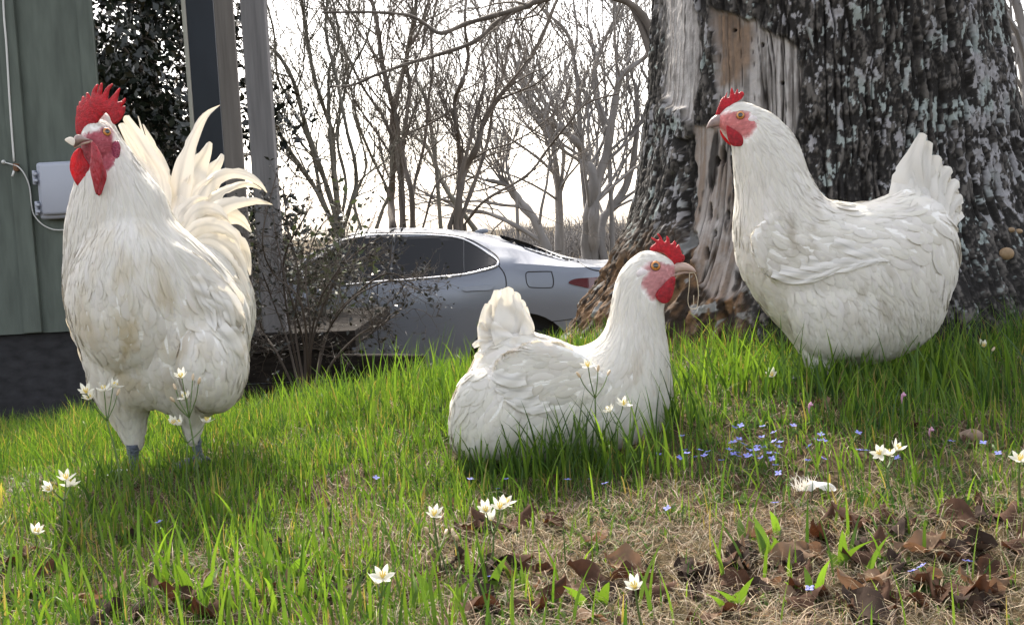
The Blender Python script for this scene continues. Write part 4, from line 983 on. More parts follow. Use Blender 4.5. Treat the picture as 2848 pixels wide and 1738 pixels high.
ctl = [C(CA, 250, 125, 1, .3, .012, .005, .001, .5), C(CA, 380, 200, 1, .9, .026, .007, .003, .8), C(CA, 300, 260, .6, 1, .022, .006, .0015, .8), C(CA, 200, 360, .05, 1, .03, .007, .0015, .7), C(CA, 330, 420, .25, 1, .042, .008, .002, .9), C(CA, 500, 420, .6, 1, .05, .008, .005, .95), C(CA, 420, 560, .45, 1, .05, .009, .002, .9), C(CA, 240, 560, .1, 1, .042, .010, .002, .7), C(CA, 600, 590, 1, .6, .04, .012, .002, .5),
    C(CA, 230, 760, .15, 1, .026, .017, .002, .1), C(CA, 300, 900, .45, 1, .026, .019, .002, .1), C(CA, 420, 700, .7, .5, .024, .018, .0015, 0), C(CA, 420, 860, 1, .25, .028, .020, .0016, 0), C(CA, 640, 720, 1, .25, .030, .021, .0015, 0), C(CA, 760, 800, 1, .22, .034, .022, .0015, .05), C(CA, 700, 640, 1, .15, .034, .018, .0015, .2), C(CA, 860, 660, 1, .1, .036, .018, .002, .35), C(CA, 980, 590, 1, -.05, .036, .017, .003, .3),
    C(CA, 1000, 720, 1, .45, .040, .027, .003, .1), C(CA, 1120, 720, .7, .8, .044, .030, .0035, .1), C(CA, 1220, 780, .3, 1, .046, .028, .0035, .15), C(CA, 1080, 880, .8, .9, .044, .030, .003, .1), C(CA, 1200, 960, .2, 1, .044, .024, .003, .3),
    C(CA, 520, 1060, .4, 1, .034, .018, .003, .3), C(CA, 700, 1060, .3, 1, .036, .018, .0035, .4), C(CA, 850, 980, .5, 1, .034, .015, .004, .5), C(CA, 950, 1080, .4, 1, .036, .010, .004, .8), C(CA, 1120, 1120, .3, 1, .038, .009, .004, .8), C(CA, 560, 1280, .2, 1, .034, .011, .002, .6), C(CA, 800, 1280, .15, 1, .036, .009, .003, .8), C(CA, 360, 1080, .6, 1, .028, .02, .003, .1)]
ctl += [C(CA, 1050, 460, .15, -1, .075, .026, .002, .25), C(CA, 1110, 330, .15, -1, .06, .028, .0015, .2), C(CA, 1150, 450, .5, -1, .075, .028, .002, .2), C(CA, 1220, 510, .75, -.9, .07, .028, .002, .2), C(CA, 1270, 600, 1, -.5, .065, .028, .002, .2), C(CA, 1270, 690, 1, .1, .06, .028, .002, .2), C(CA, 1060, 580, .2, -1, .07, .026, .003, .25), C(CA, 1150, 600, .7, -.7, .065, .028, .003, .2), C(CA, 620, 1430, .1, 1, .024, .010, .002, .4)]
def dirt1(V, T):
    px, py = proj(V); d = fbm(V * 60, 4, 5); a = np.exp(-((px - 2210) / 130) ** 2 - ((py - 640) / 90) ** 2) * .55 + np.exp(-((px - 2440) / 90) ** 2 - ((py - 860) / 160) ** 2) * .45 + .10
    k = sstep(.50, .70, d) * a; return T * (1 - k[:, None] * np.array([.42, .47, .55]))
plumage('plumage', B1, ctl, 6500, 3, hen1, tintf=dirt1, keep=crop(*CA, [(930, 640), (990, 420), (1050, 200), (1150, 200), (1400, 450), (1400, 760), (1250, 760)]))
# wing: long flight feathers showing at its lower edge, coverts above
wg = empty('wing', hen1.location); wg.parent = hen1; wg.matrix_parent_inverse = Matrix.Translation(-hen1.location)
def sidef(par, name, cr, pts, wid, seed, Yoff, B, **k):
    P = []
    for x, y in crop(*cr, pts):
        p, n = hit(B, x, y); P.append(p + np.array([0, -Yoff, 0]))
    V, F, tn = blade(P, np.array(wid) * cr[2] * 2.0 / FPX, (0, -1, .25), seed=seed, camber=.12, **k); o = mk(name, V, F, fm_body, cols=tn); o.parent = par; o.matrix_parent_inverse = Matrix.Translation(-par.location); return o
for q_, (pts, wid) in enumerate([([(560, 880), (700, 895), (830, 890), (930, 884)], [50, 60, 50, 10]), ([(520, 900), (650, 915), (760, 915), (850, 895)], [50, 55, 45, 8]), ([(420, 925), (540, 948), (660, 935), (770, 912)], [45, 50, 36, 6]), ([(380, 945), (470, 972), (560, 972), (680, 945)], [40, 46, 34, 6]),
([(680, 790), (770, 825), (860, 860), (945, 888)], [50, 66, 60, 12])]):
    sidef(wg, 'flight_feather', CA, pts, wid, 40 + q_, .003 + .001 * (q_ % 4), B1)
# tail
for q_, (pts, wid) in enumerate([([(1040, 640), (1035, 520), (1060, 400), (1118, 262)], [90, 100, 90, 40]), ([(1060, 650), (1075, 520), (1110, 400), (1140, 300)], [90, 100, 84, 50]), ([(1080, 660), (1110, 540), (1150, 440), (1190, 372)], [100, 110, 96, 50]), ([(1100, 680), (1150, 570), (1200, 480), (1248, 430)], [100, 116, 100, 50]),
    ([(1110, 700), (1180, 600), (1240, 530), (1290, 500)], [100, 120, 100, 50]), ([(1120, 730), (1190, 650), (1260, 600), (1312, 578)], [100, 116, 100, 46]), ([(1120, 760), (1200, 710), (1260, 680), (1312, 650)], [100, 110, 90, 40]), ([(1010, 650), (1010, 560), (1030, 470), (1062, 360)], [70, 80, 70, 30]),
    ([(1050, 660), (1080, 590), (1140, 530), (1200, 500)], [80, 90, 80, 40]), ([(1070, 700), (1130, 640), (1190, 610), (1240, 620)], [80, 90, 80, 40]), ([(1030, 640), (1050, 580), (1090, 520), (1140, 480)], [70, 84, 70, 36])]):
    o = add_blade('tail_feather', hen1, crop(*CA, pts), [YH - .012 - .0025 * q_, YH - .014 + .0022 * q_ - (.012 if q_ >= 8 else 0)], np.array(wid + wid[-1:]) * np.array([1.2, 1.45, 1.6, 1.75, 1.0]) * CA[2], (-.35, -1, .1), 60 + q_, split=1, rach=False, camber=.16)
inf_part('comb', hen1, crop(*CH, [(318, 505), (330, 440), (370, 330), (408, 235), (428, 215), (445, 188), (458, 195), (482, 170), (510, 110), (525, 88), (515, 140), (505, 190), (522, 205), (556, 185), (575, 70), (597, 28), (620, 70), (640, 128), (652, 130), (680, 70), (695, 48), (708, 66), (704, 112), (722, 118), (750, 100), (785, 98), (808, 120), (810, 155), (770, 222), (700, 268), (640, 300), (590, 360), (540, 430), (470, 470), (400, 495)]), YH, .36, combm, sub=2)
inf_part('beak', hen1, crop(*CH, [(330, 500), (250, 556), (195, 622), (162, 698), (154, 746), (175, 740), (232, 722), (330, 700), (430, 690), (560, 655), (600, 600), (540, 540), (420, 505)]), YH, .95, beakd)
inf_part('lower_beak', hen1, crop(*CH, [(225, 733), (330, 706), (440, 694), (560, 662), (560, 710), (470, 756), (380, 742), (300, 732)]), YH, .8, beakd)
inf_part('wattle', hen1, crop(*CH, [(388, 772), (430, 762), (520, 800), (640, 900), (690, 1040), (600, 1045), (540, 1015), (470, 950), (415, 870)]), YH + .012, .45, wattm)
inf_part('wattle', hen1, crop(*CH, [(505, 690), (600, 735), (700, 795), (800, 890), (822, 960), (785, 1030), (700, 1052), (610, 1040), (545, 960), (512, 850)]), YH - .030, .45, combm)
p_, n_ = hit(B1, *crop(*CH, [(965, 565)])[0])
inf_part('earlobe', hen1, crop(*CH, [(880, 580), (925, 522), (970, 508), (1035, 548), (1042, 592), (1000, 628), (930, 628)]), p_[1], .45, lobem)
eye(hen1, B1, *crop(*CH, [(748, 512)])[0], .0082)
for fx_ in (2275, 2360):
    t_ = at(fx_, 985, YH + (0.05 if fx_ > 2300 else -.04)); g_ = t_.copy(); g_[2] = float(hgt(t_[0], t_[1])); leg(hen1, t_, g_, R(-80), 1)

# ---- the hen lying in the grass
CS = (1200, 620, .4654); CT = (1740, 640, .1463); YS2 = 1.88
f_ = at(1500, 1280, YS2); hen2 = thing('hen', (f_[0], YS2, float(hgt(f_[0], YS2))), 'white hen resting in the grass facing right with a dry straw in its beak', 'hen', 'white hens')
outl = crop(*CS, [(1455, 250), (1430, 222), (1390, 195), (1330, 170), (1262, 168), (1205, 205), (1150, 258), (1112, 325), (1090, 400), (1076, 480), (1062, 560), (1042, 628), (1000, 690), (940, 728), (860, 745), (800, 716), (740, 692), (640, 662), (560, 652), (440, 655), (350, 700), (285, 760), (258, 830), (225, 885), (165, 960), (130, 1040), (114, 1130), (106, 1230), (120, 1330), (170, 1390), (270, 1430), (420, 1450), (650, 1450), (900, 1430), (1150, 1380), (1330, 1300), (1425, 1200), (1442, 1080), (1438, 960), (1425, 850), (1412, 740), (1396, 640), (1388, 560), (1388, 490), (1420, 430), (1452, 340)])
V1 = inflate(outl, YS2, .82, 120)
w2 = bump([(380, 860), (480, 760), (640, 710), (820, 740), (960, 820), (1040, 930), (1020, 1060), (900, 1140), (720, 1130), (560, 1080), (420, 980)], YS2 - .076, .18, CS)
r2 = bump([(120, 1120), (160, 980), (240, 890), (360, 880), (470, 960), (540, 1080), (560, 1230), (500, 1370), (360, 1430), (200, 1400), (120, 1290)], YS2 - .06, .75, CS)
face = crop(*CT, [(340, 700), (470, 610), (560, 588), (680, 590), (800, 640), (930, 650), (1010, 690), (960, 830), (950, 900), (900, 1000), (800, 1100), (640, 1200), (600, 1300), (560, 1340), (480, 1330), (420, 1250), (370, 1150), (260, 1020), (330, 900), (420, 800)])
tail2 = inflate(crop(*CS, SHR([(292, 640), (312, 570), (342, 490), (390, 404), (430, 384), (468, 380), (508, 404), (543, 452), (566, 510), (574, 580), (610, 655), (560, 740), (400, 790), (290, 790), (256, 765), (262, 745), (290, 700)], 460, 740, .87)), YS2 + .01, .36, 70)
B2 = mkbody('body', [V1, w2, r2, tail2], [(face, 4)], hen2, skincol=(.40, .165, .165))
ctl = [C(CS, 1280, 180, -1, .2, .012, .005, .0008, .5), C(CS, 1180, 270, -.7, 1, .02, .006, .001, .7), C(CS, 1120, 420, -.1, 1, .034, .007, .0015, .8), C(CS, 1250, 480, .1, 1, .034, .007, .0015, .8), C(CS, 1360, 560, .15, 1, .03, .007, .002, .7), C(CS, 1110, 620, -.25, 1, .046, .008, .0016, .9), C(CS, 1250, 680, .05, 1, .046, .008, .002, .9), C(CS, 1000, 740, -.8, .6, .044, .010, .0016, .7), C(CS, 1370, 800, .1, 1, .04, .010, .002, .7),
    C(CS, 1150, 900, -.4, 1, .03, .018, .0015, .15), C(CS, 1330, 1000, 0, 1, .03, .018, .002, .15), C(CS, 800, 760, -1, .1, .034, .018, .0014, .1), C(CS, 600, 720, -1, .05, .036, .018, .0015, .2), C(CS, 420, 720, -1, 0, .034, .018, .002, .2), C(CS, 900, 900, -1, .25, .030, .020, .0014, 0), C(CS, 700, 880, -1, .3, .034, .023, .0014, 0), C(CS, 520, 900, -1, .4, .036, .024, .0016, 0), C(CS, 950, 1080, -.8, .5, .03, .022, .0015, 0), C(CS, 700, 1080, -1, .4, .034, .024, .0016, 0),
    C(CS, 320, 860, -.9, .6, .034, .026, .003, 0), C(CS, 240, 1000, -.8, .8, .034, .020, .004, .2), C(CS, 400, 1050, -.6, .9, .034, .024, .002, .1), C(CS, 160, 1200, -.3, 1, .034, .014, .005, .5), C(CS, 350, 1250, -.3, 1, .034, .018, .003, .3), C(CS, 700, 1300, -.3, 1, .034, .02, .003, .2), C(CS, 1150, 1200, -.2, 1, .03, .02, .003, .1)]
ctl += [C(CS, 470, 500, 0, -1, .07, .030, .002, .15), C(CS, 450, 620, -.05, -1, .07, .030, .0025, .15), C(CS, 385, 520, -.3, -1, .065, .028, .002, .2), C(CS, 335, 620, -.6, -.8, .06, .026, .0025, .2), C(CS, 300, 720, -1, -.2, .05, .026, .003, .2), C(CS, 545, 560, .08, -1, .065, .026, .002, .2), C(CS, 470, 410, 0, -1, .03, .026, .001, .1)]
def dirt2(V, T):
    px, py = proj(V); d = fbm(V * 50, 4, 6); a = np.exp(-((px - 1800) / 70) ** 2 - ((py - 1080) / 120) ** 2) * .35 + np.exp(-((px - 1430) / 110) ** 2 - ((py - 960) / 50) ** 2) * .3 + .06
    return T * (1 - (sstep(.48, .70, d) * a)[:, None] * np.array([.35, .48, .62]))
plumage('plumage', B2, ctl, 6500, 5, hen2, tintf=dirt2, keep=crop(*CS, [(200, 800), (200, 600), (380, 330), (560, 330), (640, 620), (560, 640), (420, 700), (330, 820)]))
wg = empty('wing', hen2.location); wg.parent = hen2; wg.matrix_parent_inverse = Matrix.Translation(-hen2.location)
for q_, (pts, wid) in enumerate([([(600, 1000), (500, 1000), (420, 975), (345, 920)], [60, 90, 90, 20]), ([(640, 1040), (560, 1050), (470, 1030), (380, 980)], [60, 80, 80, 20]), ([(560, 930), (480, 930), (400, 905), (340, 870)], [60, 90, 80, 20]), ([(700, 1090), (600, 1100), (520, 1080), (430, 1040)], [50, 70, 60, 14])]):
    sidef(wg, 'flight_feather', CS, pts, wid, 140 + q_, .004 + .0012 * q_, B2)
for q_, (pts, wid, dy) in enumerate([([(500, 720), (470, 600), (455, 500), (462, 382)], [150, 150, 140, 70], -.01), ([(540, 720), (530, 600), (520, 520), (505, 420)], [130, 130, 110, 50], .01), ([(430, 720), (395, 600), (378, 510), (398, 400)], [120, 120, 110, 50], .02), ([(400, 730), (350, 640), (330, 560), (345, 480)], [110, 110, 100, 50], .01), ([(380, 740), (330, 690), (305, 640), (298, 590)], [90, 90, 80, 40], 0),
    ([(470, 740), (420, 680), (385, 620), (370, 590)], [90, 100, 90, 50], -.03), ([(400, 760), (330, 740), (285, 720), (246, 738)], [90, 90, 70, 30], -.01), ([(400, 790), (330, 790), (285, 790), (258, 808)], [90, 90, 70, 30], -.02), ([(560, 720), (575, 640), (575, 570), (560, 500)], [80, 80, 60, 30], .02)]):
    add_blade('tail_feather', hen2, crop(*CS, pts), [YS2 - .012 + dy * .3 - .002 * q_, YS2 - .010 + dy * .4 - .002 * q_], np.array(wid + wid[-1:]) * np.array([1.1, 1.3, 1.4, 1.6, .9]) * CS[2], (.3, -1, .1), 160 + q_, split=1, rach=False, camber=.2)
inf_part('comb', hen2, crop(*CT, [(470, 395), (468, 330), (520, 283), (572, 242), (548, 208), (492, 165), (486, 135), (540, 152), (602, 188), (640, 152), (600, 92), (604, 62), (640, 78), (682, 140), (716, 212), (748, 228), (776, 170), (774, 120), (802, 124), (836, 180), (846, 252), (888, 248), (928, 196), (944, 214), (966, 256), (958, 318), (998, 270), (1030, 308), (1060, 400), (1072, 458), (1110, 478), (1126, 530), (1112, 580), (1080, 606), (980, 625), (900, 665), (850, 660), (830, 580), (790, 500), (730, 450), (650, 420), (560, 410)]), YS2, .40, combm, sub=2)
inf_part('beak', hen2, crop(*CT, [(860, 700), (930, 655), (1000, 622), (1100, 616), (1180, 638), (1262, 690), (1322, 752), (1340, 802), (1292, 808), (1180, 782), (1060, 786), (960, 812), (870, 845), (765, 868), (790, 800)]), YS2, .85, beakm)
inf_part('lower_beak', hen2, crop(*CT, [(900, 836), (960, 818), (1060, 792), (1180, 789), (1292, 813), (1180, 828), (1080, 834), (985, 872), (915, 868)]), YS2, .7, beakm)
inf_part('wattle', hen2, crop(*CT, [(855, 900), (925, 880), (948, 950), (922, 1130), (882, 1270), (822, 1362), (740, 1398), (660, 1372), (588, 1300), (568, 1228), (610, 1150), (700, 1055), (770, 980)]), YS2 - .036, .45, combm)
inf_part('wattle', hen2, crop(*CT, [(830, 900), (920, 890), (930, 960), (900, 1130), (862, 1260), (800, 1340), (730, 1370), (660, 1340), (620, 1240), (700, 1080)]), YS2 + .018, .4, wattm)
p_, n_ = hit(B2, *crop(*CT, [(310, 810)])[0])
inf_part('earlobe', hen2, crop(*CT, [(205, 830), (240, 768), (320, 738), (395, 760), (424, 812), (365, 876), (275, 905), (220, 890)]), p_[1], .5, lobem)
eye(hen2, B2, *crop(*CT, [(565, 682)])[0], .0092)
b = MB()
for pts in ([(1215, 825), (1212, 1000), (1200, 1150), (1185, 1290), (1190, 1400), (1225, 1480), (1290, 1500)], [(1300, 800), (1345, 900), (1372, 1050), (1385, 1200), (1375, 1350), (1350, 1480), (1290, 1500)], [(1295, 1240), (1292, 1380), (1298, 1440)]):
    b.tube(spline([at(x, y, YS2 - .005) for x, y in crop(*CT, pts)], 6), .0007, 5)
b.tube([at(*crop(*CT, [(1215, 815)])[0], YS2 - .02), at(*crop(*CT, [(1300, 810)])[0], YS2 - .006)], .0008, 5)
tag(b.build('straw', mat('dry_straw', (.50, .42, .30), .6)), 'thin dry straw hanging in a loop from the resting hen beak', 'straw')

# ---- the rooster
CR = (180, 220, .2261); C1 = (150, 200, .3325); C2 = (150, 650, .4653); YR = 1.90
f_ = at(450, 1340, YR); roo = thing('rooster', (f_[0], YR, float(hgt(f_[0], YR))), 'big white rooster with a tall red comb standing upright at the left', 'rooster')
outl = [(216, 372), (224, 352), (240, 332), (258, 318), (295, 312), (314, 340), (336, 382), (363, 419), (389, 456), (419, 496), (449, 532), (466, 576), (486, 619), (516, 646), (549, 672), (592, 712), (634, 760), (664, 806), (690, 872), (692, 930), (686, 985), (683, 1036), (671, 1080), (643, 1117), (606, 1145), (571, 1164), (556, 1208), (548, 1236), (526, 1236), (510, 1190), (494, 1160), (455, 1140), (415, 1140), (405, 1185), (396, 1246), (378, 1258), (358, 1250), (338, 1218), (322, 1180), (292, 1143), (264, 1097), (250, 1045), (243, 1000), (226, 950), (205, 905), (192, 860), (184, 800), (186, 752), (190, 690), (190, 626), (197, 582), (205, 542), (213, 515), (222, 480), (232, 440), (232, 400)]
V1 = inflate(outl, YR, .82, 130)
back = ellv(545, 860, YR + .16, .105, .16, .13, 0); chest = ellv(370, 830, YR - .035, .105, .10, .14); th1 = ellv(590, 1010, YR - .04, .058, .085, .085)
headb = ellv(277, 400, YR - .02, .030, .034, .040)
wlump = bump([(560, 80), (700, 60), (860, 130), (980, 230), (1080, 350), (1130, 470), (1100, 560), (1000, 540), (900, 470), (780, 380), (650, 250)], YR - .055, .4, C2)
face = crop(*CR, [(225, 690), (300, 655), (400, 640), (470, 598), (560, 600), (605, 630), (600, 700), (600, 780), (680, 800), (670, 900), (600, 1070), (520, 1140), (460, 1160), (330, 1120), (240, 1000), (170, 850), (120, 760), (150, 690)])
B3 = mkbody('body', [V1, back, chest, th1, headb, wlump], [(face, 4)], roo, skincol=(.30, .045, .065), smooth=10)
ctl = [C(CR, 480, 500, .4, .6, .014, .005, .001, .5), C(CR, 650, 720, .6, 1, .024, .006, .0012, .8), (240, 560, -.15, 1, .045, .008, .002, .9), (300, 520, 0, 1, .045, .008, .0016, .9), (380, 520, .35, 1, .055, .008, .0015, .95), (330, 640, 0, 1, .058, .009, .002, .95), (240, 680, -.1, 1, .055, .010, .003, .9), (440, 620, .4, 1, .06, .009, .0018, .95), (420, 730, .3, 1, .055, .010, .002, .95), (500, 690, .7, 1, .06, .011, .002, .9),
    (300, 800, 0, 1, .032, .020, .002, .1), (400, 850, .1, 1, .034, .024, .0022, 0), (230, 820, -.1, 1, .034, .02, .002, .1), (350, 960, 0, 1, .036, .026, .003, 0), (460, 960, .2, 1, .036, .026, .0025, 0), (280, 1020, 0, 1, .034, .022, .002, .1), (400, 1080, 0, 1, .036, .022, .004, .2), (590, 1000, .3, 1, .03, .022, .0014, .05), (640, 1080, -.2, 1, .03, .02, .0014, .1), (560, 1120, -.2, 1, .03, .018, .002, .15), (330, 1140, .2, 1, .024, .014, .0015, .2), (370, 1210, 0, 1, .022, .011, .0012, .2), (535, 1210, 0, 1, .022, .011, .0012, .2),
    (560, 740, .7, 1, .05, .013, .002, .7), (620, 800, .55, 1, .055, .014, .004, .85), (660, 870, .4, 1, .06, .014, .006, .9), (600, 860, .5, 1, .05, .018, .003, .5), (540, 820, .5, 1, .04, .022, .002, .2), (480, 860, .3, 1, .034, .024, .002, .05)]
def dirt_shade3(V, T):  # beige breast dirt, together with breast shade painted into the feather tint
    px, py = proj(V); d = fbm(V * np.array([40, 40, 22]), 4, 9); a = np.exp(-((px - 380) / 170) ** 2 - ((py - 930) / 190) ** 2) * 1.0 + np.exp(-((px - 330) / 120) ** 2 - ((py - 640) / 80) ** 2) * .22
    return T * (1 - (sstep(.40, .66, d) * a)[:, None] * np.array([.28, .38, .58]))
plumage('plumage', B3, ctl, 6800, 8, roo, tintf=dirt_shade3, bottom=1262)
# wing bow with hanging pointed feathers on the right, folded far wing at the left
for nm, rows in (('wing', [([(880, 330), (930, 420), (955, 510), (975, 582)], [60, 76, 60, 8]), ([(930, 330), (985, 420), (1010, 510), (1025, 590)], [60, 76, 56, 8]), ([(980, 330), (1040, 420), (1070, 510), (1090, 590)], [60, 76, 56, 8]), ([(1030, 330), (1090, 410), (1125, 500), (1150, 592)], [56, 70, 50, 8]), ([(1060, 300), (1125, 390), (1165, 480), (1212, 576)], [56, 70, 50, 6]),
        ([(1000, 560), (1060, 640), (1110, 720), (1140, 775)], [90, 110, 90, 20]), ([(1060, 560), (1110, 640), (1140, 700), (1150, 760)], [70, 90, 70, 20]), ([(860, 250), (900, 330), (940, 420), (965, 480)], [60, 70, 56, 8]), ([(1080, 260), (1130, 340), (1160, 420), (1180, 500)], [50, 60, 44, 6])]),
                 ('wing', [([(85, 430), (88, 520), (105, 600), (132, 650)], [30, 46, 44, 14]), ([(95, 470), (120, 580), (150, 690), (185, 800)], [40, 60, 56, 12]), ([(110, 480), (145, 580), (175, 690), (200, 800)], [40, 60, 56, 12]), ([(140, 560), (165, 660), (190, 760), (208, 880)], [36, 52, 50, 10])])):
    wg = empty('wing', roo.location); wg.parent = roo; wg.matrix_parent_inverse = Matrix.Translation(-roo.location)
    for q_, (pts, wid) in enumerate(rows):
        if rows[0][0][0][0] > 500: sidef(wg, 'flight_feather', C2, pts, wid, 240 + q_, .013 + .0015 * (q_ % 5), B3)
        else:
            P = [at(x, y, YR + .03 + .006 * q_) for x, y in crop(*C2, pts)]; V, F, tn = blade(P, np.array(wid) * C2[2] * YR / FPX, (-.5, -1, 0), seed=270 + q_, camber=.3); o = mk('flight_feather', V, F, fm_tail, cols=tn * np.array([1, .93, .80])); o.parent = wg; o.matrix_parent_inverse = Matrix.Translation(-wg.location)
TF = [([(940, 1250), (900, 900), (760, 640), (590, 372)], [60, 110, 120, 120, 70], .16), ([(960, 1250), (930, 950), (840, 680), (745, 440)], [60, 130, 140, 110, 12], .20), ([(930, 1180), (860, 860), (770, 620), (703, 372)], [50, 90, 80, 50, 6], .22), ([(900, 1150), (780, 850), (660, 640), (555, 430)], [60, 110, 110, 100, 50], .18), ([(960, 1300), (950, 1050), (900, 840), (850, 620)], [60, 110, 100, 80, 10], .24),
      ([(1040, 1300), (1040, 1000), (1090, 720), (1180, 500), (1270, 360), (1388, 280)], [90, 170, 200, 190, 130, 70, 8], .19), ([(1060, 1300), (1110, 1000), (1190, 800), (1270, 660), (1300, 585)], [90, 190, 230, 200, 60], .23), ([(1080, 1300), (1170, 1050), (1290, 860), (1380, 740), (1400, 690)], [90, 190, 210, 170, 50], .26), ([(1090, 1300), (1190, 1100), (1320, 960), (1430, 830)], [80, 170, 180, 40], .28),
      ([(1100, 1300), (1200, 1060), (1330, 905), (1480, 845), (1620, 870), (1730, 945), (1782, 1012)], [80, 120, 130, 120, 100, 70, 10], .20), ([(1120, 1310), (1290, 1090), (1430, 985), (1570, 940), (1660, 950), (1735, 985)], [80, 130, 120, 90, 60, 12], .22), ([(1120, 1330), (1290, 1190), (1470, 1100), (1640, 1080), (1740, 1090), (1830, 1112)], [90, 150, 170, 130, 70, 6], .18), ([(1130, 1350), (1280, 1240), (1430, 1200), (1560, 1240), (1650, 1340)], [90, 150, 170, 140, 12], .20),
      ([(1130, 1400), (1290, 1330), (1450, 1350), (1570, 1450), (1620, 1580), (1640, 1700)], [90, 150, 150, 120, 80, 8], .14), ([(1150, 1420), (1330, 1400), (1480, 1480), (1570, 1620), (1630, 1760)], [80, 140, 130, 90, 8], .10), ([(1150, 1450), (1310, 1450), (1450, 1560), (1560, 1720), (1650, 1920)], [70, 110, 100, 80, 6], .07), ([(1060, 1350), (1150, 1200), (1260, 1140), (1380, 1170), (1470, 1260)], [80, 130, 130, 100, 10], .12), ([(1000, 1300), (1080, 1150), (1180, 1070), (1290, 1060)], [80, 120, 110, 12], .13), ([(1080, 1380), (1220, 1290), (1380, 1290), (1510, 1380), (1560, 1500)], [80, 130, 130, 100, 10], .09), ([(1000, 1250), (1030, 1080), (1080, 950), (1140, 860)], [80, 130, 120, 14], .15), ([(1050, 1300), (1140, 1080), (1230, 950), (1340, 870)], [70, 130, 120, 12], .16)]
for q_, (pts, wid, dy) in enumerate(TF):
    add_blade('tail_feather', roo, crop(*C1, pts), [YR + .10 + dy * .4, YR + .06 + dy, YR + .04 + dy * 1.15], np.array(wid) * C1[2], (-.15 + .1 * math.sin(q_), -1, .15), 200 + q_, split=6, camber=.3, tint=WHITE * np.array([1, .975, .92]))
YHd = YR - .03
nh = (-.35, -1, 0)
inf_part('comb', roo, crop(*CR, [(140, 670), (134, 560), (140, 470), (148, 420), (148, 375), (152, 335), (178, 322), (178, 276), (204, 275), (212, 225), (222, 212), (240, 216), (258, 250), (262, 180), (276, 166), (292, 172), (312, 205), (328, 232), (334, 160), (368, 92), (398, 64), (414, 78), (404, 130), (398, 168), (404, 170), (420, 118), (440, 58), (452, 48), (466, 60), (468, 112), (456, 190), (466, 196), (500, 122), (552, 74), (580, 56), (592, 62), (590, 82), (556, 130), (540, 190), (530, 252), (542, 256), (600, 190), (650, 132), (674, 110), (684, 120), (680, 144), (662, 204), (650, 272), (662, 280), (700, 272), (736, 236), (752, 246), (746, 290), (704, 334), (712, 342), (745, 332), (746, 384), (722, 452), (684, 512), (640, 552), (600, 556), (572, 520), (556, 470), (510, 415), (470, 450), (425, 500), (395, 560), (350, 620), (300, 660), (230, 692), (180, 690)]), YHd - .012, .34, combm, 80, 2, n=nh)
inf_part('beak', roo, crop(*CR, [(112, 770), (118, 738), (132, 708), (160, 682), (215, 695), (285, 735), (345, 748), (250, 762), (205, 780), (160, 812), (122, 842), (108, 832)]), YHd - .03, .95, beakd, n=nh)
inf_part('lower_beak', roo, crop(*CR, [(118, 848), (165, 818), (210, 790), (260, 770), (345, 757), (300, 790), (230, 810), (175, 836), (140, 850)]), YHd - .03, .8, beakm, n=nh)
inf_part('wattle', roo, crop(*CR, [(180, 848), (215, 870), (242, 960), (300, 1050), (322, 1150), (342, 1270), (320, 1350), (282, 1424), (230, 1392), (140, 1292), (80, 1172), (60, 1082), (78, 970), (120, 890)]), YHd - .012, .22, wattm, n=(-.1, -1, 0))
wa = inf_part('wattle', roo, crop(*CR, [(325, 780), (370, 790), (425, 880), (460, 970), (468, 1080), (450, 1200), (425, 1330), (400, 1424), (372, 1385), (340, 1255), (312, 1120), (318, 950)]), YHd - .052, .5, dwatt)
inf_part('wattle_fold', roo, crop(*CR, [(440, 960), (472, 1050), (510, 1130), (516, 1220), (482, 1330), (442, 1424), (402, 1424), (420, 1330), (440, 1200), (450, 1080)]), YHd - .036, .5, dwatt)
inf_part('earlobe', roo, crop(*CR, [(585, 800), (620, 763), (660, 768), (688, 850), (672, 955), (640, 1045), (590, 1085), (558, 1065), (568, 920)]), hit(B3, *crop(*CR, [(625, 920)])[0])[0][1], .5, lober)
eye(roo, B3, *crop(*CR, [(515, 653)])[0], .0078)
V, F = inflate(crop(*CR, [(0, 752), (28, 725), (75, 714), (118, 735), (128, 780), (105, 822), (50, 794)]), YHd - .036, .35, 40); o = mk('small_feather', V, F, fm_tail, cols=np.tile(WHITE, (len(V), 1))); tag(o, 'small white feather stuck to the tip of the rooster beak', 'feather')
for (tx, ty), (gx, gy), dy in (((368, 1235), (374, 1345), -.01), ((540, 1215), (556, 1300), .04)):
    t_ = at(tx, ty, YR + dy); g_ = at(gx, gy, YR + dy); g_[2] = float(hgt(g_[0], g_[1])); leg(roo, t_, g_, R(-25), 2, .0095)

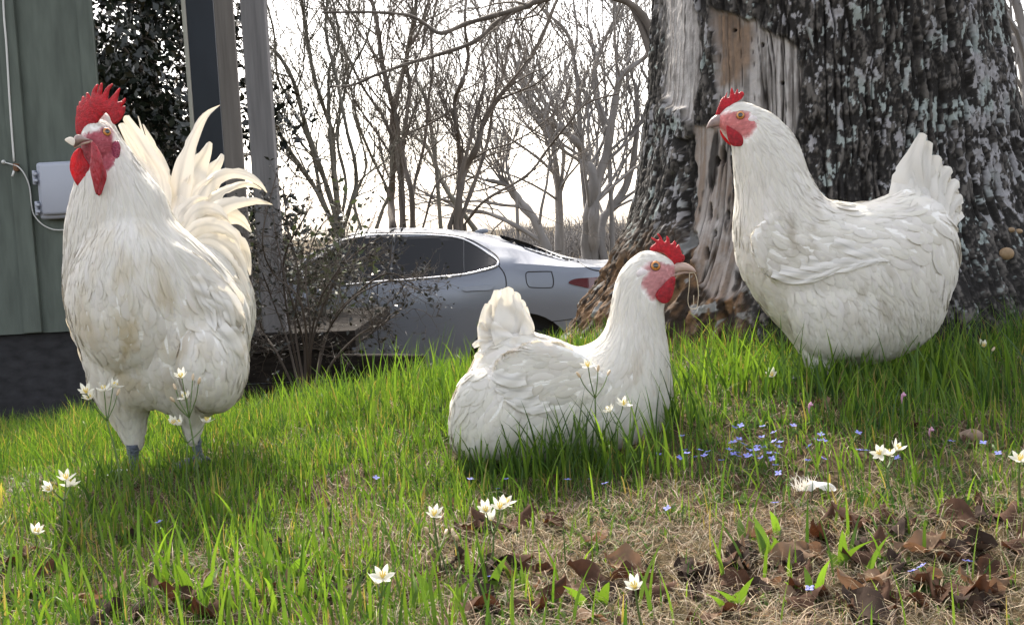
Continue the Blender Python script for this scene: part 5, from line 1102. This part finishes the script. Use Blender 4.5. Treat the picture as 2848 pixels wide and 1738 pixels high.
# ------------------------------------------------------------------ grass and what grows in it
G = np.random.default_rng(77)
def veg_mat(name, trans, rough=.5, tc=(1.25, 1.25, .6), spec=.35): 
    return mat(name, attr='tint', rough=rough, trans=trans, tcol=tc, spec=spec)
def zones(n, ya, yb, seed):
    """random spots on the ground inside the view, evenly per area"""
    g_ = np.random.default_rng(seed); y = np.sqrt(g_.random(n) * (yb ** 2 - ya ** 2) + ya ** 2); x = (g_.random(n) * 2 - 1) * (y * .56 + .12)
    return x, y
def birds_free(x, y):
    ok = np.ones(len(x), bool)
    c2 = at(1490, 1200, YS2); ok &= ((x - c2[0]) / .175) ** 2 + ((y - YS2) / .085) ** 2 > 1
    r_ = np.hypot(x - TCX, (y - TY)); ok &= r_ > .56
    return ok
def ribbons(x, y, H, wd, lean_a, lean, face_a, rows=5, droop=None, twist=None, taper=1.4):
    n = len(x); z = hgt(x, y) - .004; t = np.linspace(0, 1, rows)[None, :]
    L = lean[:, None] * t ** 1.8; dr = (0 if droop is None else droop[:, None] * np.maximum(t - .55, 0) ** 2 * 2.2)
    px = x[:, None] + np.cos(lean_a)[:, None] * H[:, None] * L; py = y[:, None] + np.sin(lean_a)[:, None] * H[:, None] * L
    pz = z[:, None] + H[:, None] * (t * np.sqrt(np.maximum(1 - (lean[:, None] * t) ** 2 * .35, .15)) - dr)
    wv = wd[:, None] * np.maximum(1 - t ** taper, .04) * (.55 + .45 * np.minimum(t * 4, 1)) * .5
    fa = face_a[:, None] + (0 if twist is None else twist[:, None] * t)
    sx, sy = np.cos(fa) * wv, np.sin(fa) * wv
    V = np.stack([np.stack([px - sx, py - sy, pz], -1), np.stack([px + sx, py + sy, pz + wv * .25], -1)], 2).reshape(-1, 3)
    b_ = np.arange(n)[:, None, None] * rows * 2; k = np.arange(rows - 1)[None, :, None] * 2
    F = (b_ + k + np.array([0, 1, 3, 2])[None, None]).reshape(-1, 4)
    return V, F
def percol(c, rows): return np.repeat(c, rows * 2, 0)

x, y = zones(190000, 1.02, 3.6, 1); px, py = proj(np.stack([x, y, hgt(x, y)], 1))
lush = sstep(1560, 1330, py) * .95 + .10
lush = np.maximum(lush, sstep(1500, 900, px) * .78); lush *= 1 - .62 * sstep(1500, 1900, px) * sstep(1180, 1330, py)
lush *= .55 + .9 * sstep(.38, .62, fbm(np.stack([x * 7, y * 7, x * 0], 1), 2, 15))
lush = np.where((np.hypot((px - 2150) / 270, (py - 1120) / 55) < 1), lush * .25, lush)          # bare earth mound
lush = np.where(y > 2.7, lush * .55, lush)
ok = (G.random(len(x)) < lush * .52) & birds_free(x, y); x, y, px, py = x[ok], y[ok], px[ok], py[ok]; n = len(x)
clump = fbm(np.stack([x * 11, y * 11, x * 0], 1), 2, 25)
H = (.022 + .047 * G.random(n) ** 1.4) * (.55 + .9 * clump) * (1 + .35 * (y > 2.2)) * np.where(y < 1.6, .85, 1)
H = H * np.where((px > 1950) & (py < 1200), 1.25, 1)
wd = G.uniform(.0015, .0040, n); la = G.uniform(0, 6.283, n); lean = G.random(n) ** 1.5 * .75; fa = G.normal(0, .9, n)
k = G.random((n, 1)); c = np.array([.080, .165, .020]) * (1 - k) + np.array([.18, .275, .040]) * k
c = c * G.uniform(.65, 1.15, (n, 1)); dk = (G.random(n) < .34)[:, None]; c = np.where(dk, c * np.array([.38, .50, .9]), c)
yl = (G.random(n) < .10)[:, None]; c = np.where(yl, np.array([.34, .27, .10]) * G.uniform(.6, 1, (n, 1)), c)
V, F = ribbons(x, y, H, wd, la, lean, fa, 5, droop=G.random(n) ** 3 * .8, twist=G.normal(0, .8, n))
grassm = veg_mat('grass_blade', .50)
o = mk('grass', V, F, grassm, cols=percol(c, 5)); o['kind'] = 'stuff'; tag(o, 'short bright green lawn grass all round the birds', 'grass')

# taller tufts: broad blades standing out against birds, car and trunk
def tuft_px(cx, cy, sx, sy, n, h0, h1, w0, w1, darkp=.3):
    out = []
    for _ in range(n):
        p = gnd(float(np.clip(G.normal(cx, sx), -120, 2960)), min(G.normal(cy, sy), 1850)); out.append((p[0], p[1], G.uniform(h0, h1), G.uniform(w0, w1), darkp))
    return out
T_ = []
for a_ in [(1600, 1322, 130, 12, 150, .06, .15, .003, .006, .55), (1440, 1335, 120, 12, 70, .05, .11, .003, .005, .5), (1850, 1190, 70, 22, 70, .07, .15, .003, .0055, .35), (2060, 1100, 90, 22, 60, .08, .15, .004, .007, .35), (2300, 1085, 130, 14, 90, .04, .085, .003, .006, .4), (2660, 1090, 110, 30, 120, .06, .15, .003, .007, .3), (2450, 1120, 120, 26, 70, .04, .09, .003, .006, .35),
            (2330, 1098, 140, 9, 110, .055, .10, .003, .006, .35), (2340, 1064, 150, 7, 120, .045, .085, .003, .0055, .35), (500, 1500, 330, 70, 170, .035, .08, .0025, .0045, .2), (1050, 1480, 330, 80, 130, .035, .075, .0025, .0045, .25),
            (1160, 1120, 120, 26, 110, .07, .17, .003, .006, .1), (950, 1150, 130, 25, 110, .06, .13, .003, .006, .1), (1320, 1130, 50, 20, 34, .08, .18, .003, .005, .15), (760, 1210, 120, 30, 70, .04, .08, .003, .005, .15), (120, 1250, 110, 30, 50, .03, .07, .003, .005, .3), (300, 1330, 130, 40, 50, .03, .07, .003, .006, .25), (600, 1350, 150, 50, 50, .03, .07, .003, .006, .2),
            (1100, 1330, 220, 60, 90, .04, .09, .003, .006, .25), (420, 1480, 260, 60, 70, .05, .11, .003, .006, .25), (1900, 1330, 350, 60, 60, .04, .09, .002, .005, .3), (2500, 1360, 200, 50, 34, .05, .1, .002, .005, .3), (90, 1700, 90, 50, 26, .05, .10, .003, .006, .3), (560, 1700, 200, 60, 60, .05, .10, .003, .006, .25), (780, 1700, 90, 50, 20, .05, .10, .003, .007, .2), (1000, 1720, 200, 50, 50, .05, .095, .003, .006, .25), (1270, 1720, 120, 50, 14, .06, .11, .003, .006, .25), (1560, 1700, 200, 60, 18, .05, .10, .003, .006, .3), (2000, 1620, 300, 60, 14, .04, .09, .003, .006, .3), (2500, 1600, 250, 60, 10, .05, .1, .003, .006, .3)]:
    T_ += tuft_px(*a_)
T_ = np.array(T_); ok = birds_free(T_[:, 0], T_[:, 1]); T_ = T_[ok]; n = len(T_)
k = G.random((n, 1)); c = (np.array([.075, .155, .020]) * (1 - k) + np.array([.165, .26, .036]) * k) * G.uniform(.7, 1.1, (n, 1))
c = np.where((G.random(n) < T_[:, 4])[:, None], c * np.array([.5, .55, .85]), c)
V, F = ribbons(T_[:, 0], T_[:, 1], T_[:, 2], T_[:, 3], G.uniform(0, 6.283, n), G.uniform(.05, .55, n), G.normal(0, .7, n), 8, droop=np.where(G.random(n) < .3, G.random(n) * .8, 0), twist=G.normal(0, .6, n), taper=2.0)
o = mk('tall_grass', V, F, grassm, cols=percol(c, 8)); o['kind'] = 'stuff'; tag(o, 'taller broad grass blades in tufts before the hens and along the crest', 'grass')

# dry thatch
x, y = zones(170000, 1.0, 3.2, 2); px, py = proj(np.stack([x, y, hgt(x, y)], 1))
w = .24 + .76 * sstep(1250, 1500, py) * (.30 + .70 * sstep(800, 1700, px)); w = np.maximum(w, np.where(np.hypot((px - 1950) / 170, (py - 1000) / 60) < 1, 1, 0)); ok = (G.random(len(x)) < w) & birds_free(x, y); x, y = x[ok], y[ok]; n = len(x)
H = G.uniform(.010, .045, n); c = np.array([[.36, .285, .19]]) * G.uniform(.35, 1.25, (n, 1)) * (1 + G.normal(0, .06, (n, 3)))
V, F = ribbons(x, y, H, G.uniform(.0009, .0021, n), G.uniform(0, 6.283, n), G.uniform(.7, 2.4, n), G.normal(0, 1.2, n), 5, droop=G.random(n) * 1.0, twist=G.normal(0, 1.5, n))
o = mk('dry_grass', V, F, veg_mat('dry_straw_blade', .28, .6, (1.1, 1, .8)), cols=percol(c, 5)); o['kind'] = 'stuff'; tag(o, 'tangle of dry tan straw lying between the green blades', 'dry grass')
# small leafy weeds
x, y = zones(30000, 1.0, 2.9, 3); px, py = proj(np.stack([x, y, hgt(x, y)], 1))
dn = sstep(.45, .62, fbm(np.stack([x * 9, y * 9, x * 0], 1), 2, 35)); ok = (G.random(len(x)) < dn * .55) & birds_free(x, y); x, y = x[ok], y[ok]; n = len(x); m_ = 5
xx = np.repeat(x, m_) + G.normal(0, .004, n * m_); yy = np.repeat(y, m_) + G.normal(0, .004, n * m_); N_ = n * m_
k = G.random((N_, 1)); c = (np.array([.06, .12, .03]) * (1 - k) + np.array([.13, .21, .05]) * k) * G.uniform(.6, 1.15, (N_, 1))
V, F = ribbons(xx, yy, G.uniform(.006, .020, N_), G.uniform(.003, .0065, N_), G.uniform(0, 6.283, N_), G.uniform(.3, 1.3, N_), G.uniform(0, 6.283, N_), 4, taper=2.6)
o = mk('ground_cover', V, F, veg_mat('weed_leaf', .35), cols=percol(c, 4)); o['kind'] = 'stuff'; tag(o, 'tiny leafy weeds low between the grass blades', 'weeds')
# rosette leaves, wider
ros = []
for cx, cy in [(810, 1600), (540, 1690), (2150, 1560), (2350, 1590), (2040, 1690), (1440, 1640), (1190, 1690), (2250, 1660), (2120, 1500), (1640, 1700)]:
    p = gnd(cx, cy); ros += [(p[0] + G.normal(0, .012), p[1] + G.normal(0, .012), G.uniform(.025, .06), G.uniform(.009, .016)) for _ in range(4)]
ros = np.array(ros); n = len(ros); V, F = ribbons(ros[:, 0], ros[:, 1], ros[:, 2], ros[:, 3], G.uniform(0, 6.283, n), G.uniform(.2, .9, n), G.normal(0, .5, n), 8, taper=3)
o = mk('broad_weeds', V, F, grassm, cols=percol(np.array([[.12, .21, .03]]) * G.uniform(.7, 1.15, (n, 1)), 8)); o['kind'] = 'stuff'; tag(o, 'broad oval weed leaves in the foreground litter', 'weeds')

# fallen oak leaves: each one a thing
def leafmesh(name, L, W, curl, fold, seed, m):
    rg = random.Random(seed); nu, nv = 13, 7; V = []; c_ = []
    for i in range(nu):
        t = i / (nu - 1); w = W * (math.sin(math.pi * min(t * .93 + .04, 1)) ** .65) * (1 + .16 * math.sin(t * 19 + seed)) * .5
        for j in range(nv):
            e = -1 + 2 * j / (nv - 1); xx_ = (t - .5) * L; yy_ = w * e
            zz_ = curl * ((t - .5) ** 2) * L * 1.1 + fold * abs(e) ** 1.5 * w * 1.1 + .006 * math.sin(t * 9 + seed + e * 2) + rg.gauss(0, .0006)
            V.append((xx_, yy_ * math.cos(fold * abs(e) * .8), zz_)); c_.append(1.0 - .25 * (abs(e) < .1))
    F = [(i * nv + j, i * nv + j + 1, (i + 1) * nv + j + 1, (i + 1) * nv + j) for i in range(nu - 1) for j in range(nv - 1)]
    o = mk(name, V, F, m, link=False); return o.data
lm = [mat('leaf_brown', (.075, .042, .028), .9, spec=.12, noise=(45, .35, 5, (1, 1, 1)), trans=.15, tcol=(1.3, .8, .5)), mat('leaf_dark', (.040, .027, .021), .9, spec=.12, noise=(45, .4, 5, (1, 1, 1)), trans=.1), mat('leaf_tan', (.20, .135, .09), .9, spec=.12, noise=(45, .3, 5, (1, 1, 1)), trans=.25, tcol=(1.2, .9, .7))]
LM = [leafmesh('oak_leaf', .052 + .010 * (i % 3), .022 + .004 * (i % 4), [.5, -.6, .9, -.3, .2, -1.0][i % 6], [.5, .3, -.5, .7, .2, .4][i % 6], i, lm[[0, 1, 0, 2, 1, 0, 1, 0, 2][i % 9]]) for i in range(18)]
cols_ = {'leaf_brown': 'brown', 'leaf_dark': 'dark', 'leaf_tan': 'pale tan'}
big = [(2290, 1500, 'large curled grey brown oak leaf arched over the straw at right'), (2640, 1455, 'big arched dry leaf standing like a tent at the right'), (2560, 1545, 'upright tan leaf stub below the tented leaf at the right'), (2230, 1560, 'long brown leaf lying flat below the fallen white feather'), (2060, 1545, 'dark folded leaf left of the long flat brown leaf'),
       (2580, 1660, 'reddish brown leaf leaning up in the lower right corner area'), (1400, 1475, 'small dark leaf tilted behind the trio of white flowers'), (1420, 1590, 'dark curled leaf behind the tall stems at the bottom centre'), (1340, 1650, 'wide brown leaf lying under the purple flower at the bottom'), (1330, 1710, 'broad grey brown leaf at the bottom edge below the purple flower'),
       (1660, 1630, 'brown folded leaf left of the lone white flower at the bottom'), (1740, 1600, 'dark brown leaf bent over behind the lone white flower'), (240, 1690, 'large red brown leaf among straw at the lower left'), (300, 1720, 'small red brown leaf at the bottom edge lower left'), (480, 1680, 'brown leaf stub in the grass between tall blades at lower left'), (2790, 1450, 'dark brown leaf at the right edge beside the tented leaf'), (2420, 1720, 'pale tan leaf strip standing at the bottom edge'), (2700, 1560, 'flat dark leaf lying below the right edge litter')]
def place_leaf(i, cx, cy, label, sc, group):
    p = gnd(cx, cy); o = bpy.data.objects.new('oak_leaf', LM[i % len(LM)]); COL.objects.link(o)
    o.location = (p[0], p[1], p[2] + .009 * sc); o.rotation_euler = (G.normal(0, .35), G.normal(0, .25), G.uniform(0, 6.28)); o.scale = (sc, sc, sc); tag(o, label, 'leaf', group); return o
for i, (cx, cy, lb_) in enumerate(big): place_leaf(i * 5 + 2, cx, cy, lb_, 1.25, 'fallen oak leaves in the foreground')
for i in range(105):
    if i < 78: cx, cy = G.uniform(1250, 2840), G.uniform(1420, 1735)
    else: cx, cy = G.uniform(20, 1500), G.uniform(1480, 1735)
    if cy < 1520 and G.random() < .4: cy += 120
    kind = cols_[LM[i % 18].materials[0].name.split('.')[0]]
    place_leaf(i, cx, cy, kind + ' dry oak leaf lying half buried in the straw of the foreground', G.uniform(.6, 1.1), 'small dry leaves in the foreground litter')
for i, (cx, cy, lb_) in enumerate([(2560, 1205, 'dry curled brown leaf between grass tufts below the standing hen tail'), (2700, 1235, 'pale leaf beside the small stone in the grass at right'), (1540, 1350, 'brown leaf scrap in the grass below the resting hen'), (2290, 1130, 'dark curled leaf on the bare earth mound'), (620, 1210, 'small brown leaf in the grass behind the rooster right leg')]): place_leaf(i * 7, cx, cy, lb_, .7, 'stray leaves in the green grass')

# white star flowers on thin stems
petal = mat('white_petal', (.84, .83, .74), .5, trans=.4); anth = mat('yellow_centre', (.72, .56, .14), .6); stemm = mat('flower_stem', (.11, .17, .05), .5, trans=.2); budm = mat('bud', (.62, .50, .34), .5, trans=.25)
def flowermesh(seed, openness):
    rg = random.Random(seed); b = MB(); mi = []
    for k in range(6):
        a = k * math.pi / 3 + rg.gauss(0, .1); L = .0135 * rg.uniform(.85, 1.1); el = openness + rg.gauss(0, .12); ca, sa = math.cos(a), math.sin(a); V = []; 
        for i in range(6):
            t = i / 5; w = .0031 * math.sin(math.pi * (t * .85 + .12)) ** .8 * (1 if i < 5 else .25); r = L * t * math.cos(el); z = L * t * math.sin(el) + .003 * t * t
            for e in (-1, 0, 1): V.append((ca * r - sa * w * e, sa * r + ca * w * e, z + abs(e) * .0007))
        b.add(V, [(i * 3 + e, i * 3 + e + 1, (i + 1) * 3 + e + 1, (i + 1) * 3 + e) for i in range(5) for e in (0, 1)]); mi += [0] * 10
    n0 = len(b.f); b.ell((0, 0, .002), (.0016, .0016, .0022), None, 8, 6)
    for k in range(6):
        a = k * math.pi / 3 + .5; b.tube([(0, 0, .001), (.0022 * math.cos(a), .0022 * math.sin(a), .005), (.003 * math.cos(a), .003 * math.sin(a), .0078)], .0006, 4); b.ell((.003 * math.cos(a), .003 * math.sin(a), .0082), (.0006, .0006, .0009), None, 6, 4)
    mi += [1] * (len(b.f) - n0)
    o = mk('flower', np.vstack(b.v), b.f, None, mats=[petal, anth], midx=mi, link=False); return o.data
FM = [flowermesh(i, [.25, .5, .7, .4, .95, .6][i % 6]) for i in range(6)]
bb = MB(); bb.ell((0, 0, .004), (.0022, .0022, .0055), None, 10, 8); BUD = bb.build('bud', budm, link=False).data
def garlic(base, heads, buds, label, sc=1.08, lift=0):
    p0 = gnd(*base); t = thing('false_garlic', p0, label, 'flower', 'white star flowers in the grass')
    tops = []
    for k, (hx, hy) in enumerate(heads + buds):
        tops.append(at(hx, hy, p0[1] + .012 * ((k * 7) % 5 - 2)))
    c_ = np.mean(tops, 0); um = p0 * .25 + c_ * .75; um[2] = min(um[2], min(q_[2] for q_ in tops) - .012) if len(tops) > 1 else um[2]
    b = MB()
    if len(tops) > 1: b.tube(spline([p0, p0 * .5 + um * .5 + np.array([G.normal(0, .004), 0, 0]), um], 5), np.linspace(.0016, .0012, 11), 6)
    for q_ in tops:
        s_ = um if len(tops) > 1 else p0; b.tube(spline([s_, s_ * .45 + q_ * .55 + np.array([(q_[0] - s_[0]) * .12, 0, 0]), q_], 5), np.linspace(.0010, .0008, 11) if len(tops) > 1 else np.linspace(.0017, .001, 11), 6)
    o = b.build('stem', stemm); adopt(t, o)
    for k, q_ in enumerate(tops):
        isb = k >= len(heads); o = bpy.data.objects.new('bud' if isb else 'flower', BUD if isb else FM[(k + int(base[0])) % 6]); COL.objects.link(o); o.parent = t
        s_ = um if len(tops) > 1 else p0; dv = Vector(q_ - s_).normalized(); 
        if not isb: dv = (dv + Vector((G.normal(0, .25), -.35, .1))).normalized()
        o.location = q_ - p0; o.rotation_mode = 'QUATERNION'; o.rotation_quaternion = dv.to_track_quat('Z', 'Y'); o.scale = (sc,) * 3
for a_ in [((190, 1520), [(145, 1362), (183, 1336), (196, 1352)], [], 'trio of white star flowers on one stem at the left in front of the rooster'), ((106, 1590), [(98, 1484)], [], 'single white star flower low at the left edge below the flower trio'),
           ((335, 1400), [(240, 1093), (290, 1088), (314, 1078), (252, 1112)], [(326, 1098)], 'white star flowers with four blooms against the rooster left leg'), ((560, 1405), [(506, 1052), (520, 1108)], [(536, 1056), (552, 1066), (489, 1082), (484, 1116)], 'white flower stem with several closed buds against the rooster right thigh'),
           ((520, 1390), [(488, 1180), (503, 1182), (572, 1176)], [], 'short white star flowers between and beside the rooster legs'), ((1668, 1320), [(1636, 1020)], [(1663, 1032), (1690, 1042), (1613, 1048)], 'white flower with three thin buds standing before the resting hen breast'), ((1716, 1310), [(1733, 1126), (1697, 1146)], [], 'pair of white star flowers below the resting hen neck'),
           ((2150, 1100), [(2148, 1046)], [], 'single white flower on the earth mound before the standing hen'), ((2740, 1060), [(2738, 964)], [(2760, 975)], 'single white flower in the tall grass at the foot of the old trunk'), ((2455, 1400), [(2448, 1263), (2492, 1254), (2475, 1268)], [], 'cluster of white star flowers at the right below the standing hen tail'), ((2838, 1400), [(2836, 1280)], [], 'white flower cut by the right edge of the picture'),
           ((1225, 1580), [(1207, 1434)], [], 'single white flower facing up in the middle foreground left of the trio'), ((1352, 1590), [(1352, 1422), (1402, 1402), (1366, 1448), (1390, 1415)], [], 'dense cluster of cream star flowers in the middle foreground'), ((1062, 1760), [(1064, 1606), (1050, 1625)], [], 'cream flower with yellow centre low at the bottom left of centre'), ((1790, 1760), [(1767, 1636)], [], 'lone half open white flower low at the bottom right of centre'), ((1250, 1620), [], [(1190, 1478), (1205, 1500), (1238, 1485)], 'stem with brown withered buds beside the single foreground flower'), ((1290, 1640), [], [(1270, 1500), (1262, 1490)], 'two withered buds on tall stems in the middle foreground')]:
    garlic(*a_)
# tiny blue flowers
blue = mat('blue_petal', (.20, .22, .62), .6, trans=.3)
def bluemesh(seed):
    b = MB(); mi = []; h = .022 + .006 * (seed % 3)
    b.tube([(0, 0, -.004), (.001, .001, h * .5), (0, 0, h)], .0005, 4); n0 = len(b.f)
    for k in range(4):
        a = k * math.pi / 2 + seed; ca, sa = math.cos(a), math.sin(a); V = [(ca * r - sa * w * e, sa * r + ca * w * e, h + .0006 * (r > .002) + (0 if abs(e) else .0003)) for r, w in ((0, .0006), (.002, .0017), (.0038, .0017), (.0052, .0004)) for e in (-1, 0, 1)]
        b.add(V, [(i * 3 + e, i * 3 + e + 1, (i + 1) * 3 + e + 1, (i + 1) * 3 + e) for i in range(3) for e in (0, 1)])
    b.ell((0, 0, h + .0004), (.0008, .0008, .0006), None, 6, 4)
    mi = [0] * n0 + [1] * (len(b.f) - n0); return mk('bluet', np.vstack(b.v), b.f, None, mats=[stemm, blue], midx=mi, link=False).data
BM = [bluemesh(i) for i in range(4)]
spots = [(1040, 1342), (1310, 1366), (1415, 1378), (1390, 1382), (1640, 1355), (1700, 1380), (1580, 1380), (1355, 1640), (2560, 1622), (2688, 1616), (2618, 1634), (2162, 1430), (2482, 1300), (2515, 1300), (2640, 1278), (2782, 1280), (2735, 1250), (2405, 1290), (2378, 1300), (460, 1475), (2260, 1665), (1880, 1440)]
for i in range(70):
    if i < len(spots): cx, cy = spots[i]
    else: cx, cy = G.normal(2080, 130), G.normal(1272, 30)
    p = gnd(cx, cy + 22); o = bpy.data.objects.new('bluet', BM[i % 4]); COL.objects.link(o); o.location = p; o.rotation_euler = (G.normal(0, .2) + .2, G.normal(0, .25), G.uniform(0, 6.28)); o.scale = (1.15,) * 3
    inpatch = i >= len(spots)
    tag(o, 'tiny blue four petalled flower in the thick patch below the earth mound' if inpatch else 'tiny stray blue flower scattered alone in the lower lawn', 'flower', 'blue flowers in the patch below the earth mound' if inpatch else 'stray blue flowers in the lawn')
pink = mat('pink_petal', (.62, .34, .50), .5, trans=.3)
for (cx, cy, hx, hy, lb_) in [(2260, 1190, 2250, 1135, 'small pink flower rising from the earth mound'), (2515, 1200, 2508, 1108, 'pale pink flower on a leafy stem below the standing hen tail'), (2590, 1250, 2585, 1205, 'short pink flower in the grass at the right')]:
    p0 = gnd(cx, cy); q_ = at(hx, hy, p0[1]); t = thing('henbit', p0, lb_, 'flower', 'pink flowers in the grass'); b = MB(); b.tube(spline([p0, p0 * .5 + q_ * .5, q_], 4), .0012, 6); adopt(t, b.build('stem', stemm))
    b = MB(); b.tube([q_ - np.array([0, 0, .008]), q_, q_ + np.array([.001, -.001, .006]), q_ + np.array([.003, -.003, .010])], [.001, .0016, .0022, .0012], 8); b.ell(q_ + np.array([.003, -.004, .006]), (.003, .002, .0022), None, 8, 6); adopt(t, b.build('flower', pink))
# fallen feather, stone, twigs
p = gnd(2270, 1385); fb_ = MB(); ft_ = []
V, F, tn = blade([p + np.array([-.024, 0, .012]), p + np.array([0, -.006, .022]), p + np.array([.026, -.012, .014])], [.004, .016, .020, .010], (0, -.5, 1), camber=.3, split=9, seed=4); fb_.add(V, F)
for k in range(60):
    s_ = p + np.array([G.uniform(-.03, .0), G.uniform(-.008, .008), .012]); dv = np.array([G.normal(-.4, .5), G.normal(0, .6), abs(G.normal(.7, .4))]); dv *= G.uniform(.012, .026) / np.linalg.norm(dv)
    m_ = s_ + dv * .6 + G.normal(size=3) * .002; e_ = s_ + dv; sd_ = np.array([.0006, .0003, 0]); fb_.add([s_ - sd_, s_ + sd_, m_ + sd_, m_ - sd_, e_], [(0, 1, 2, 3), (3, 2, 4)])
o = fb_.build('fallen_feather', fm_tail, cols=np.tile(WHITE, (fb_.n, 1))); tag(o, 'fluffy white feather lying in the straw at the right', 'feather')
p = gnd(2700, 1225); b = MB(); b.ell(p + np.array([0, 0, .006]), (.022, .016, .013), None, 18, 12); V = np.vstack(b.v); V += (fbm(V * 60, 3, 2)[:, None] - .5) * .008; tag(mk('stone', V, b.f, mat('brown_stone', (.20, .14, .10), .8, noise=(70, .35, 4, (1, 1, 1)))), 'small brown stone lying in the grass at the right', 'stone')
twm = mat('dead_twig', (.14, .11, .085), .85, noise=(40, .3, 4, (1, 1, 1)))
for i, (xa, ya, xb, yb) in enumerate([(690, 1098, 800, 1092), (700, 1118, 830, 1112), (1015, 1270, 1060, 1262)]):
    a_ = at(xa, ya, 4.2); c_ = at(xb, yb, 4.3)
    if i == 2: a_, c_ = gnd(1950, 1010), gnd(2010, 985)
    else:
        for q_ in (a_, c_): q_[2] = float(hgt(q_[0], q_[1])) + .02 + .03 * i
    b = MB(); m_ = (a_ + c_) / 2 + np.array([0, .03, .015]); b.tube(spline([a_, m_, c_], 6), np.linspace(.012 if i < 2 else .006, .004, 13), 7)
    tag(b.build('fallen_stick', twm), ['grey fallen stick on the ground below the porch, nearer the skirt', 'second grey fallen stick below the shrub, nearer the grass', 'short pale stick lying against the foot of the old trunk'][i], 'stick', 'fallen sticks')
